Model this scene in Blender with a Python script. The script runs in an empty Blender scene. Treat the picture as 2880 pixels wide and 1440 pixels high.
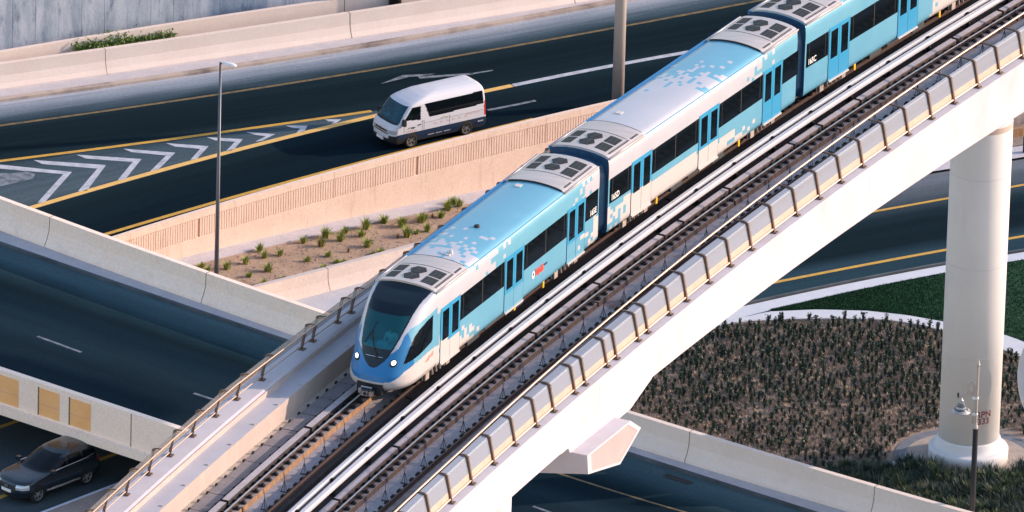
import bpy, math, random
from mathutils import Vector, Matrix
random.seed(11)
R_ = random.random
SC = bpy.context.scene
COL = SC.collection

# ------------------------------------------------------------------ camera
F = 36000.0; S0 = 62.0; DEP = math.radians(22.5); ROLL = math.atan(0.029)
PW, PH = 2880.0, 1440.0
DIST = F / S0
CAM = Vector((0, -DIST * math.cos(DEP), DIST * math.sin(DEP)))
FWD = Vector((0, math.cos(DEP), -math.sin(DEP)))
_r0 = Vector((1, 0, 0)); _u0 = Vector((0, math.sin(DEP), math.cos(DEP)))
RGT = _r0 * math.cos(ROLL) + _u0 * math.sin(ROLL)
UPV = _u0 * math.cos(ROLL) - _r0 * math.sin(ROLL)

def ray(x, y):
    return FWD * F + RGT * (x - PW / 2) - UPV * (y - PH / 2)

def at(x, y, z=0.0):
    d = ray(x, y)
    return CAM + d * ((z - CAM.z) / d.z)

def proj(p):
    v = Vector(p) - CAM
    dd = v.dot(FWD)
    return (PW / 2 + F * v.dot(RGT) / dd, PH / 2 - F * v.dot(UPV) / dd)

cam_d = bpy.data.cameras.new("camera")
cam_o = bpy.data.objects.new("camera", cam_d); COL.objects.link(cam_o)
cam_d.sensor_width = 36.0; cam_d.lens = 36.0 * F / PW
cam_d.clip_start = 5; cam_d.clip_end = 6000
m = Matrix.Identity(4)
for i in range(3):
    m[i][0] = RGT[i]; m[i][1] = UPV[i]; m[i][2] = -FWD[i]; m[i][3] = CAM[i]
cam_o.matrix_world = m
SC.camera = cam_o

# ------------------------------------------------------------------ light
SUN_AZ = math.radians(15.0)      # measured from +X towards +Y : where the sun stands
SUN_EL = math.radians(20.0)
sd = Vector((math.cos(SUN_AZ) * math.cos(SUN_EL), math.sin(SUN_AZ) * math.cos(SUN_EL), math.sin(SUN_EL)))
sun = bpy.data.lights.new("sun", 'SUN'); so = bpy.data.objects.new("sun", sun); COL.objects.link(so)
sun.energy = 2.9; sun.angle = math.radians(0.6); sun.color = (1.0, 0.76, 0.60)
so.rotation_euler = sd.to_track_quat('Z', 'Y').to_euler()
so.location = (60, 0, 80)
w = bpy.data.worlds.new("World"); SC.world = w; w.use_nodes = True
nt = w.node_tree; nt.nodes.clear()
sky = nt.nodes.new('ShaderNodeTexSky'); sky.sky_type = 'NISHITA'; sky.sun_disc = False
sky.sun_elevation = SUN_EL; sky.sun_rotation = math.pi / 2 - SUN_AZ
sky.air_density = 1.25; sky.dust_density = 0.8; sky.ozone_density = 2.2
bg = nt.nodes.new('ShaderNodeBackground'); bg.inputs[1].default_value = 0.15
ow = nt.nodes.new('ShaderNodeOutputWorld')
tint = nt.nodes.new('ShaderNodeMix'); tint.data_type = 'RGBA'; tint.blend_type = 'MULTIPLY'; tint.inputs[0].default_value = 1.0
tint.inputs[7].default_value = (1.13, 1.0, 0.955, 1)
nt.links.new(sky.outputs[0], tint.inputs[6]); nt.links.new(tint.outputs[2], bg.inputs[0]); nt.links.new(bg.outputs[0], ow.inputs[0])
SC.view_settings.view_transform = 'Standard'; SC.view_settings.look = 'None'
SC.view_settings.exposure = 0.98; SC.view_settings.gamma = 1.0

# ------------------------------------------------------------------ materials
def node(nt, t, **kw):
    n = nt.nodes.new(t)
    for k, v in kw.items(): setattr(n, k, v)
    return n

def mat(name, c1, c2=None, scale=2.0, lo=0.35, hi=0.7, stretch=(1, 1, 1), rough=0.7, metal=0.0,
        fine=0.0, fscale=40.0, bump=0.0, bscale=30.0, c3=None, scale3=0.5, lo3=0.5, hi3=0.75, stretch3=(1, 1, 1),
        coat=0.0, emit=None, spec=0.5, alpha=None):
    M = bpy.data.materials.new(name); M.use_nodes = True
    nt = M.node_tree; b = nt.nodes['Principled BSDF']
    b.inputs['Roughness'].default_value = rough; b.inputs['Metallic'].default_value = metal
    b.inputs['Specular IOR Level'].default_value = spec
    if coat: b.inputs['Coat Weight'].default_value = coat; b.inputs['Coat Roughness'].default_value = 0.08
    tc = node(nt, 'ShaderNodeTexCoord')
    def noise(scale, st, det=5.0):
        mp = node(nt, 'ShaderNodeMapping'); mp.inputs['Scale'].default_value = st
        nt.links.new(tc.outputs['Object'], mp.inputs[0])
        n = node(nt, 'ShaderNodeTexNoise'); n.inputs['Scale'].default_value = scale
        n.inputs['Detail'].default_value = det; n.inputs['Roughness'].default_value = 0.62
        nt.links.new(mp.outputs[0], n.inputs['Vector'])
        return n.outputs['Fac']
    def rng(out, lo, hi, a=0.0, bb=1.0):
        r = node(nt, 'ShaderNodeMapRange'); r.inputs[1].default_value = lo; r.inputs[2].default_value = hi
        r.inputs[3].default_value = a; r.inputs[4].default_value = bb
        nt.links.new(out, r.inputs[0]); return r.outputs[0]
    def mix(f, a, bcol, blend='MIX'):
        x = node(nt, 'ShaderNodeMix', data_type='RGBA', blend_type=blend)
        if hasattr(f, 'links'): nt.links.new(f, x.inputs[0])
        else: x.inputs[0].default_value = f
        for s, i in ((a, 6), (bcol, 7)):
            if hasattr(s, 'links'): nt.links.new(s, x.inputs[i])
            else: x.inputs[i].default_value = (*s, 1)
        return x.outputs[2]
    col = c1
    if c2 is not None: col = mix(rng(noise(scale, stretch), lo, hi), c1, c2)
    if c3 is not None: col = mix(rng(noise(scale3, stretch3), lo3, hi3), col, c3)
    if fine > 0:
        g = node(nt, 'ShaderNodeCombineColor')
        f = rng(noise(fscale, (1, 1, 1), 2.0), 0.3, 0.7, 1 - fine, 1 + fine)
        for i in range(3): nt.links.new(f, g.inputs[i])
        col = mix(1.0, col, g.outputs[0], 'MULTIPLY')
    if hasattr(col, 'links'): nt.links.new(col, b.inputs['Base Color'])
    else: b.inputs['Base Color'].default_value = (*col, 1)
    if bump > 0:
        bp = node(nt, 'ShaderNodeBump'); bp.inputs['Strength'].default_value = bump; bp.inputs['Distance'].default_value = 0.03
        nt.links.new(noise(bscale, (1, 1, 1)), bp.inputs['Height']); nt.links.new(bp.outputs[0], b.inputs['Normal'])
    if emit:
        b.inputs['Emission Color'].default_value = (*emit[0], 1); b.inputs['Emission Strength'].default_value = emit[1]
    if alpha is not None: b.inputs['Alpha'].default_value = alpha
    return M

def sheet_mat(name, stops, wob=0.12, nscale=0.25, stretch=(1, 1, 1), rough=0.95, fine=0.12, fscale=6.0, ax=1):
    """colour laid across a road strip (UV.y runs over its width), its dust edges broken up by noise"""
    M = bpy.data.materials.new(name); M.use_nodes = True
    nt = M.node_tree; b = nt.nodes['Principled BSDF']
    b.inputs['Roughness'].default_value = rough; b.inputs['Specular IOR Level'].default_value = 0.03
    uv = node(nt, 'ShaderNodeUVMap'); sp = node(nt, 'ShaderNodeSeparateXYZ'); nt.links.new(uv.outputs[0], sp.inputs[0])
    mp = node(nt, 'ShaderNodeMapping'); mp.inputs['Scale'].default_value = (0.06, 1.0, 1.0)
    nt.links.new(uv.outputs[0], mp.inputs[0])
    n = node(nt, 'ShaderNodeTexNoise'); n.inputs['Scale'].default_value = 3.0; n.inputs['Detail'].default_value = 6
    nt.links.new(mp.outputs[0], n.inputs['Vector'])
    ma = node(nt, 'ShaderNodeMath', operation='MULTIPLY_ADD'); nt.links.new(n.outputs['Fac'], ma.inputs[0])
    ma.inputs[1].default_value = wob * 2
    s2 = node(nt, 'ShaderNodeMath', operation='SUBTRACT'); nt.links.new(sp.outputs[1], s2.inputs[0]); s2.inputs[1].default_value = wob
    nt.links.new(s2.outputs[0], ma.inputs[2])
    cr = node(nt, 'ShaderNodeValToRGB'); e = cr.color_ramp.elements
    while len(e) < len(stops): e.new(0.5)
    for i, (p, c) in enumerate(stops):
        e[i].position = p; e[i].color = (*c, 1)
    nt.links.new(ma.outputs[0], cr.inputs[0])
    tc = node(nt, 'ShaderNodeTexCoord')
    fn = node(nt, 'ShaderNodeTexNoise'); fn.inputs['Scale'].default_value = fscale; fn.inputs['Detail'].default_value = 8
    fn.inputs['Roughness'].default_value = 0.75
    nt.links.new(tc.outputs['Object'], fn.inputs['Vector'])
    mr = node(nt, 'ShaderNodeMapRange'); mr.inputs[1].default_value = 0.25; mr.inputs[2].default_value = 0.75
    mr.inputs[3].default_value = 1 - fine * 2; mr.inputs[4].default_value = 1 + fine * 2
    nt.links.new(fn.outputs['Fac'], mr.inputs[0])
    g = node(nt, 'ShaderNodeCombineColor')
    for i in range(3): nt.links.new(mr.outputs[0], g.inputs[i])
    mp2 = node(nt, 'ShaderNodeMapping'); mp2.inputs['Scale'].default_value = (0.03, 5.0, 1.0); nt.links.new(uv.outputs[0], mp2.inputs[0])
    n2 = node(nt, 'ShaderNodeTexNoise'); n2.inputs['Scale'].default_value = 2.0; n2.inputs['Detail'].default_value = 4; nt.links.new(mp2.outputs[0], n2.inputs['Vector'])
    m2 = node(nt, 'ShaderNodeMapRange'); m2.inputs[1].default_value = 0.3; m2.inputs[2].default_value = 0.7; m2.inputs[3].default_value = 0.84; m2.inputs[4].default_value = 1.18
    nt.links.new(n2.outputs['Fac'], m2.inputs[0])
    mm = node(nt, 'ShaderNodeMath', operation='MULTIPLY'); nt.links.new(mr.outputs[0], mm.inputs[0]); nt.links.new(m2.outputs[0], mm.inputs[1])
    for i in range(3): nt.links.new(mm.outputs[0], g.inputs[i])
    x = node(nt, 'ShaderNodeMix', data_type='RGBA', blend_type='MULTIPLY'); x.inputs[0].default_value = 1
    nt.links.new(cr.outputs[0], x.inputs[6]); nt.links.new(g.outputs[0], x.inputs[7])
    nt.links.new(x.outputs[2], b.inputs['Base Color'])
    return M

def glass_mat(name, tint, rough=0.05, see=0.4, body=(0.02, 0.03, 0.04), spec=0.6, metal=0.0):
    M = bpy.data.materials.new(name); M.use_nodes = True
    nt = M.node_tree; b = nt.nodes['Principled BSDF']
    b.inputs['Base Color'].default_value = (*body, 1); b.inputs['Roughness'].default_value = rough
    b.inputs['Specular IOR Level'].default_value = spec; b.inputs['Metallic'].default_value = metal
    t = node(nt, 'ShaderNodeBsdfTransparent'); t.inputs[0].default_value = (*tint, 1)
    mx = node(nt, 'ShaderNodeMixShader'); mx.inputs[0].default_value = see
    o = nt.nodes['Material Output']
    nt.links.new(b.outputs[0], mx.inputs[1]); nt.links.new(t.outputs[0], mx.inputs[2]); nt.links.new(mx.outputs[0], o.inputs[0])
    return M

ASPH = (0.0055, 0.0155, 0.0225); ASPH2 = (0.010, 0.025, 0.034); DUST = (0.30, 0.33, 0.38); SLATE = (0.045, 0.075, 0.095)
M_ = {}
M_['sand_ground'] = mat('sand_ground', (0.50, 0.41, 0.33), (0.58, 0.48, 0.39), scale=0.05, fine=0.1, rough=0.95)
M_['soil_deep'] = mat('soil_deep', (0.06, 0.07, 0.085), (0.09, 0.10, 0.115), fine=0.2)
M_['asphalt'] = sheet_mat('asphalt', [(0, ASPH2), (0.3, ASPH), (0.7, ASPH), (1, ASPH2)])
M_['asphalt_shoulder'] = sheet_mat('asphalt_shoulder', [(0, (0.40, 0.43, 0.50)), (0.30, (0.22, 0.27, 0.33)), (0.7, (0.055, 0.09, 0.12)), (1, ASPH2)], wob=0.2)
M_['asphalt_gore'] = sheet_mat('asphalt_gore', [(0, ASPH2), (0.1, SLATE), (0.8, (0.075, 0.11, 0.135)), (1, SLATE)], wob=0.15)
M_['asphalt_lane'] = sheet_mat('asphalt_lane', [(0, ASPH2), (0.2, ASPH), (0.55, (0.003, 0.012, 0.020)), (0.85, ASPH), (1, (0.010, 0.022, 0.032))], wob=0.12)
M_['asphalt_bridge'] = sheet_mat('asphalt_bridge', [(0, (0.075, 0.125, 0.145)), (0.11, (0.04, 0.080, 0.10)), (0.2, (0.012, 0.032, 0.043)), (0.27, ASPH), (0.37, (0.006, 0.018, 0.029)), (0.5, (0.012, 0.028, 0.040)), (0.65, (0.008, 0.020, 0.031)), (1, (0.010, 0.024, 0.035))], wob=0.05)
M_['asphalt_far'] = sheet_mat('asphalt_far', [(0, (0.16, 0.18, 0.21)), (0.33, (0.03, 0.05, 0.066)), (0.40, ASPH2), (0.5, ASPH), (0.7, ASPH), (0.8, (0.022, 0.05, 0.07)), (1, (0.02, 0.05, 0.07))], wob=0.03)
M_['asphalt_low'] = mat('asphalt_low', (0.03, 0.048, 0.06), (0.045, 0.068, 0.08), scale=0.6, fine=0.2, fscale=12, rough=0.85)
M_['yellow_paint'] = mat('yellow_paint', (0.62, 0.36, 0.05), (0.45, 0.26, 0.05), scale=3, fine=0.15, rough=0.7)
M_['yellow_worn'] = mat('yellow_worn', (0.22, 0.15, 0.055), (0.06, 0.06, 0.05), scale=2.5, fine=0.2, rough=0.8)
M_['yellow_bright'] = mat('yellow_bright', (0.80, 0.50, 0.16), (0.68, 0.42, 0.12), scale=2.5, fine=0.1, rough=0.7)
M_['white_paint'] = mat('white_paint', (0.50, 0.53, 0.60), (0.30, 0.34, 0.40), scale=2.2, lo=0.42, hi=0.68, fine=0.15, rough=0.7)
M_['white_worn'] = mat('white_worn', (0.20, 0.24, 0.29), (0.06, 0.08, 0.10), scale=2.5, lo=0.4, hi=0.65, fine=0.2, rough=0.8)
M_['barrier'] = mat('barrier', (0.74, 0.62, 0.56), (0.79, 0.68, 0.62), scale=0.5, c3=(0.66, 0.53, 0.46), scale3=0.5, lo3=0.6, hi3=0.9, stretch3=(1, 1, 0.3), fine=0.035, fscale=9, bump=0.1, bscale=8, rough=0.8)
M_['barrier_shaded'] = mat('barrier_shaded', (0.54, 0.455, 0.42), (0.60, 0.51, 0.475), scale=0.7, c3=(0.46, 0.38, 0.34), scale3=0.9, lo3=0.58, hi3=0.85, fine=0.07, fscale=9, rough=0.85)  # darker barrier concrete: the curved run's shade is put into its base colour
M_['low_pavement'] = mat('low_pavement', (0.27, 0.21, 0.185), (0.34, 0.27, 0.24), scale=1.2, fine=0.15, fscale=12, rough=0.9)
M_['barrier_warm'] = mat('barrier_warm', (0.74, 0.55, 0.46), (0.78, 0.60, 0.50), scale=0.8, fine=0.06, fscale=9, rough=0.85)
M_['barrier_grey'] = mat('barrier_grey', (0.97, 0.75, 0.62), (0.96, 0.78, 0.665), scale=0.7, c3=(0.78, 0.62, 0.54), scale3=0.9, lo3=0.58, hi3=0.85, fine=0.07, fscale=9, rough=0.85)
M_['rib_wall'] = mat('rib_wall', (0.76, 0.585, 0.48), (0.81, 0.64, 0.53), scale=1.0, c3=(0.62, 0.44, 0.34), scale3=3.0, lo3=0.55, hi3=0.8, stretch3=(1, 1, 0.12), fine=0.1, fscale=14, bump=0.3, bscale=14, rough=0.9)
M_['joint'] = mat('joint', (0.20, 0.14, 0.10), rough=0.9)
M_['groove'] = mat('groove', (0.74, 0.47, 0.32), rough=0.9)
M_['pavement'] = mat('pavement', (0.46, 0.44, 0.48), (0.54, 0.51, 0.54), scale=1.3, fine=0.1, fscale=10, rough=0.85)
M_['pavement_pale'] = mat('pavement_pale', (0.44, 0.45, 0.50), (0.51, 0.51, 0.55), scale=1.3, fine=0.1, fscale=10, rough=0.85)
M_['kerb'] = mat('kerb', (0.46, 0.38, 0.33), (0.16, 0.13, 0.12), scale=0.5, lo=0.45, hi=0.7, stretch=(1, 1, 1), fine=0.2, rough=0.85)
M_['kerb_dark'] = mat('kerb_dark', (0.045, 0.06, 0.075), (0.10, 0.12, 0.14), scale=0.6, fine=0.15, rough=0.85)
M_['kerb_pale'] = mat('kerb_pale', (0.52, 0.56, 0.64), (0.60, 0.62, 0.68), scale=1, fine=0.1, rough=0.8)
M_['sand'] = mat('sand', (0.40, 0.28, 0.20), (0.27, 0.185, 0.135), scale=0.9, lo=0.4, hi=0.72, c3=(0.15, 0.11, 0.09), scale3=2.2, lo3=0.62, hi3=0.78, fine=0.25, fscale=18, bump=0.6, bscale=9, rough=0.95)
M_['bed_soil'] = mat('bed_soil', (0.33, 0.265, 0.225), (0.20, 0.16, 0.14), scale=1.2, c3=(0.24, 0.185, 0.15), scale3=0.35, fine=0.3, fscale=15, bump=0.6, bscale=9, rough=0.95)
M_['grey_wall'] = mat('grey_wall', (0.46, 0.51, 0.60), (0.27, 0.33, 0.42), scale=1.1, lo=0.40, hi=0.62, stretch=(1.3, 1.3, 0.3), c3=(0.15, 0.20, 0.28), scale3=2.2, lo3=0.54, hi3=0.70, stretch3=(1.5, 1.5, 0.35), fine=0.12, fscale=16, bump=0.2, rough=0.85)
M_['pier_conc'] = mat('pier_conc', (0.62, 0.625, 0.65), (0.67, 0.675, 0.70), scale=0.3, c3=(0.55, 0.53, 0.53), scale3=0.8, lo3=0.58, hi3=0.9, stretch3=(1, 1, 0.2), fine=0.03, rough=0.8)
M_['white_conc'] = mat('white_conc', (0.50, 0.485, 0.545), (0.55, 0.535, 0.59), scale=0.35, c3=(0.46, 0.41, 0.445), scale3=0.6, lo3=0.48, hi3=0.85, stretch3=(1, 1, 0.45), fine=0.03, rough=0.75)
M_['deck_conc'] = mat('deck_conc', (0.36, 0.33, 0.35), (0.28, 0.25, 0.27), scale=0.9, c3=(0.17, 0.10, 0.085), scale3=0.35, lo3=0.60, hi3=0.75, fine=0.2, fscale=14, rough=0.9)
M_['deck_pale'] = mat('deck_pale', (0.43, 0.43, 0.49), (0.49, 0.48, 0.53), scale=0.8, fine=0.06, rough=0.8)
M_['deck_tan'] = mat('deck_tan', (0.47, 0.38, 0.34), (0.52, 0.43, 0.385), scale=1.0, c3=(0.58, 0.46, 0.38), scale3=2.0, lo3=0.55, hi3=0.8, stretch3=(1, 1, 0.15), fine=0.05, rough=0.85)
M_['ledge'] = mat('ledge', (0.50, 0.43, 0.36), (0.38, 0.32, 0.27), scale=1.4, fine=0.2, rough=0.9)
M_['slab'] = mat('slab', (0.25, 0.225, 0.235), (0.19, 0.175, 0.185), scale=1.5, fine=0.18, fscale=14, rough=0.9)
M_['plinth_dark'] = mat('plinth_dark', (0.15, 0.10, 0.08), (0.085, 0.06, 0.055), scale=2.0, stretch=(2.2, 2.2, 0.15), lo=0.4, hi=0.65, c3=(0.22, 0.14, 0.09), scale3=3.5, lo3=0.55, hi3=0.75, stretch3=(2, 2, 0.12), fine=0.15, rough=0.9)
M_['plinth_shade_soil'] = mat('plinth_shade_soil', (0.035, 0.028, 0.028), (0.06, 0.045, 0.042), scale=2.5, fine=0.15, rough=0.95)  # near black: soiling plus the shade around the train, put into the colour
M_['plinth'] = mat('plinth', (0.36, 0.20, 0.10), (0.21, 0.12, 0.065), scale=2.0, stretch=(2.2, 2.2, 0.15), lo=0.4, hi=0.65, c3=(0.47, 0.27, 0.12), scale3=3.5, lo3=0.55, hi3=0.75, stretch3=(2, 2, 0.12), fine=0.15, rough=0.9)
M_['plinth_top'] = mat('plinth_top', (0.40, 0.33, 0.32), (0.22, 0.16, 0.14), scale=2.5, fine=0.15, rough=0.9)
M_['rust'] = mat('rust', (0.09, 0.05, 0.04), (0.05, 0.03, 0.025), scale=4, rough=0.85, fine=0.2)
M_['rail_head'] = mat('rail_head', (0.52, 0.50, 0.49), rough=0.45, metal=0.3)
M_['fastener'] = mat('fastener', (0.012, 0.014, 0.018), (0.03, 0.025, 0.025), scale=5, rough=0.8)
M_['cover'] = mat('cover', (0.58, 0.57, 0.62), (0.53, 0.52, 0.56), scale=0.6, fine=0.05, rough=0.55)
M_['cover_shaded'] = mat('cover_shaded', (0.50, 0.52, 0.56), (0.42, 0.43, 0.47), scale=0.6, fine=0.08, rough=0.6)  # dimmer cover colour, with the train's shade painted in
M_['black'] = mat('black', (0.012, 0.014, 0.017), rough=0.6)
M_['dark_metal'] = mat('dark_metal', (0.022, 0.026, 0.034), rough=0.55, metal=0.3)
M_['bronze'] = mat('bronze', (0.17, 0.115, 0.085), (0.12, 0.085, 0.07), scale=6, rough=0.5, metal=0.4, fine=0.15)
M_['handrail'] = mat('handrail', (0.70, 0.50, 0.40), rough=0.35, metal=0.6)
M_['galv'] = mat('galv', (0.10, 0.115, 0.14), rough=0.45, metal=0.4, fine=0.05)
M_['pole_tan'] = mat('pole_tan', (0.45, 0.40, 0.38), rough=0.5, metal=0.2, fine=0.05)
M_['lamp_white'] = mat('lamp_white', (0.72, 0.72, 0.74), rough=0.4)
M_['shade_grey'] = mat('shade_grey', (0.40, 0.40, 0.43), rough=0.35, metal=0.2)
M_['lamp_bulb'] = mat('lamp_bulb', (0.75, 0.55, 0.35), rough=0.3)
M_['panel'] = glass_mat('panel', (0.92, 0.89, 0.87), rough=0.1, see=0.42, body=(0.42, 0.46, 0.55), spec=0.9)
M_['panel_tan'] = glass_mat('panel_tan', (0.86, 0.76, 0.68), rough=0.15, see=0.55, body=(0.40, 0.31, 0.25), spec=0.5)
M_['rail_tan'] = mat('rail_tan', (0.50, 0.36, 0.28), rough=0.45, metal=0.3)
M_['kerb_top'] = mat('kerb_top', (0.44, 0.40, 0.42), (0.36, 0.32, 0.34), scale=1.5, fine=0.15, fscale=14, rough=0.9)
M_['panel_lit_low'] = mat('panel_lit_low', (0.55, 0.40, 0.32), (0.47, 0.34, 0.28), scale=2.0, c3=(0.36, 0.24, 0.15), scale3=3.0, lo3=0.60, hi3=0.74, stretch3=(3, 3, 0.4), fine=0.1, rough=0.45)  # orange stands in for light showing through the foot of the clear panels
M_['paint_blue'] = mat('paint_blue', (0.125, 0.37, 0.52), (0.15, 0.405, 0.55), scale=0.6, rough=0.42, metal=0.1, coat=0.25)
M_['paint_door'] = mat('paint_door', (0.035, 0.32, 0.56), rough=0.4, metal=0.1, coat=0.25)
M_['paint_deep'] = mat('paint_deep', (0.004, 0.17, 0.42), rough=0.42, metal=0.1, coat=0.3)
M_['paint_white'] = mat('paint_white', (0.51, 0.52, 0.58), (0.47, 0.48, 0.54), scale=0.7, rough=0.4, metal=0.1, coat=0.25)
M_['paint_silver'] = mat('paint_silver', (0.64, 0.585, 0.555), rough=0.4, metal=0.1, coat=0.2)
M_['navy'] = mat('navy', (0.004, 0.022, 0.065), rough=0.5)
M_['gangway'] = mat('gangway', (0.012, 0.055, 0.12), (0.02, 0.08, 0.16), scale=3, rough=0.6)
M_['steel'] = mat('steel', (0.60, 0.54, 0.52), (0.50, 0.45, 0.43), scale=1.2, stretch=(0.3, 3, 1), rough=0.4, metal=0.35, fine=0.08)
M_['end_grey'] = mat('end_grey', (0.05, 0.06, 0.065), rough=0.7, fine=0.1)
M_['car_glass'] = glass_mat('car_glass', (0.2, 0.25, 0.28), rough=0.08, see=0.10, body=(0.004, 0.007, 0.010), spec=0.35)
M_['van_side'] = glass_mat('van_side', (0.35, 0.45, 0.45), rough=0.06, see=0.42, body=(0.004, 0.008, 0.010), spec=0.4)
M_['train_screen'] = glass_mat('train_screen', (0.25, 0.72, 0.80), rough=0.05, see=0.55, body=(0.015, 0.15, 0.20), spec=0.7)
M_['van_screen'] = glass_mat('van_screen', (0.15, 0.6, 0.72), rough=0.05, see=0.4, body=(0.004, 0.09, 0.14), spec=0.7)
M_['mask'] = mat('mask', (0.003, 0.012, 0.022), rough=0.3, coat=0.12, spec=0.3)
M_['mullion'] = mat('mullion', (0.035, 0.035, 0.04), rough=0.5)
M_['van_white'] = mat('van_white', (0.66, 0.66, 0.71), rough=0.35, coat=0.4)
M_['suv_paint'] = mat('suv_paint', (0.014, 0.022, 0.034), rough=0.25, metal=0.3, coat=0.8)
M_['tyre'] = mat('tyre', (0.012, 0.012, 0.013), rough=0.9)
M_['rim'] = mat('rim', (0.60, 0.58, 0.56), rough=0.3, metal=0.85)
M_['chrome'] = mat('chrome', (0.62, 0.64, 0.67), rough=0.2, metal=0.9)
M_['lens'] = mat('lens', (0.55, 0.60, 0.66), rough=0.12, coat=0.6, metal=0.3)
M_['tail'] = mat('tail', (0.45, 0.012, 0.015), rough=0.3, coat=0.4)
M_['beam_on'] = mat('beam_on', (0.9, 0.9, 0.85), rough=0.3, emit=((1.0, 0.95, 0.86), 1.6))
M_['red_sign'] = mat('red_sign', (0.80, 0.09, 0.07), rough=0.5)
M_['pink_sign'] = mat('pink_sign', (0.72, 0.33, 0.30), rough=0.5)
M_['sign_white'] = mat('sign_white', (0.82, 0.82, 0.82), rough=0.5)
M_['maroon'] = mat('maroon', (0.15, 0.014, 0.022), rough=0.7)
M_['pink_panel'] = mat('pink_panel', (0.56, 0.31, 0.32), (0.60, 0.35, 0.355), scale=1.0, rough=0.7)
M_['orange_panel'] = mat('orange_panel', (0.95, 0.50, 0.21), (0.88, 0.44, 0.17), scale=1.2, fine=0.1, rough=0.8)
M_['yellow_tag'] = mat('yellow_tag', (0.85, 0.50, 0.04), rough=0.5)
M_['grass'] = mat('grass', (0.008, 0.075, 0.028), (0.005, 0.045, 0.018), scale=1.2, fine=0.4, fscale=25, bump=0.8, bscale=30, rough=0.9)
M_['leaf_lime'] = mat('leaf_lime', (0.28, 0.35, 0.05), (0.44, 0.45, 0.11), scale=4, rough=0.6)
M_['leaf_mid'] = mat('leaf_mid', (0.15, 0.22, 0.04), (0.26, 0.30, 0.07), scale=4, rough=0.6)
M_['leaf_olive'] = mat('leaf_olive', (0.07, 0.11, 0.035), (0.13, 0.15, 0.05), scale=4, rough=0.6)
M_['leaf_dry'] = mat('leaf_dry', (0.26, 0.19, 0.09), (0.14, 0.09, 0.06), scale=4, rough=0.8)
M_['leaf_dark'] = mat('leaf_dark', (0.018, 0.048, 0.038), (0.04, 0.075, 0.045), scale=3, rough=0.6)
M_['leaf_deep'] = mat('leaf_deep', (0.012, 0.032, 0.028), (0.025, 0.05, 0.036), scale=3, rough=0.7)
M_['brush'] = mat('brush', (0.37, 0.295, 0.24), (0.23, 0.185, 0.15), scale=0.8, rough=0.95)
M_['brush_pale'] = mat('brush_pale', (0.58, 0.46, 0.36), (0.42, 0.33, 0.26), scale=0.8, rough=0.95)
M_['hedge'] = mat('hedge', (0.06, 0.13, 0.025), (0.13, 0.20, 0.045), scale=5, rough=0.7)
M_['paving'] = mat('paving', (0.40, 0.34, 0.31), (0.30, 0.26, 0.245), scale=3, fine=0.2, rough=0.9)
M_['paving_blue'] = mat('paving_blue', (0.13, 0.15, 0.19), (0.17, 0.19, 0.23), scale=3, fine=0.2, rough=0.9)
M_['skin'] = mat('skin', (0.30, 0.17, 0.11), rough=0.6)
M_['cloth_white'] = mat('cloth_white', (0.78, 0.78, 0.80), rough=0.9)
M_['cloth_green'] = mat('cloth_green', (0.05, 0.40, 0.27), rough=0.9)
M_['hair'] = mat('hair', (0.01, 0.008, 0.008), rough=0.7)
M_['seat_grey'] = mat('seat_grey', (0.12, 0.20, 0.24), rough=0.8)
M_['dash'] = mat('dash', (0.45, 0.60, 0.66), rough=0.7)
M_['floor_dark'] = mat('floor_dark', (0.08, 0.12, 0.14), rough=0.8)

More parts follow.
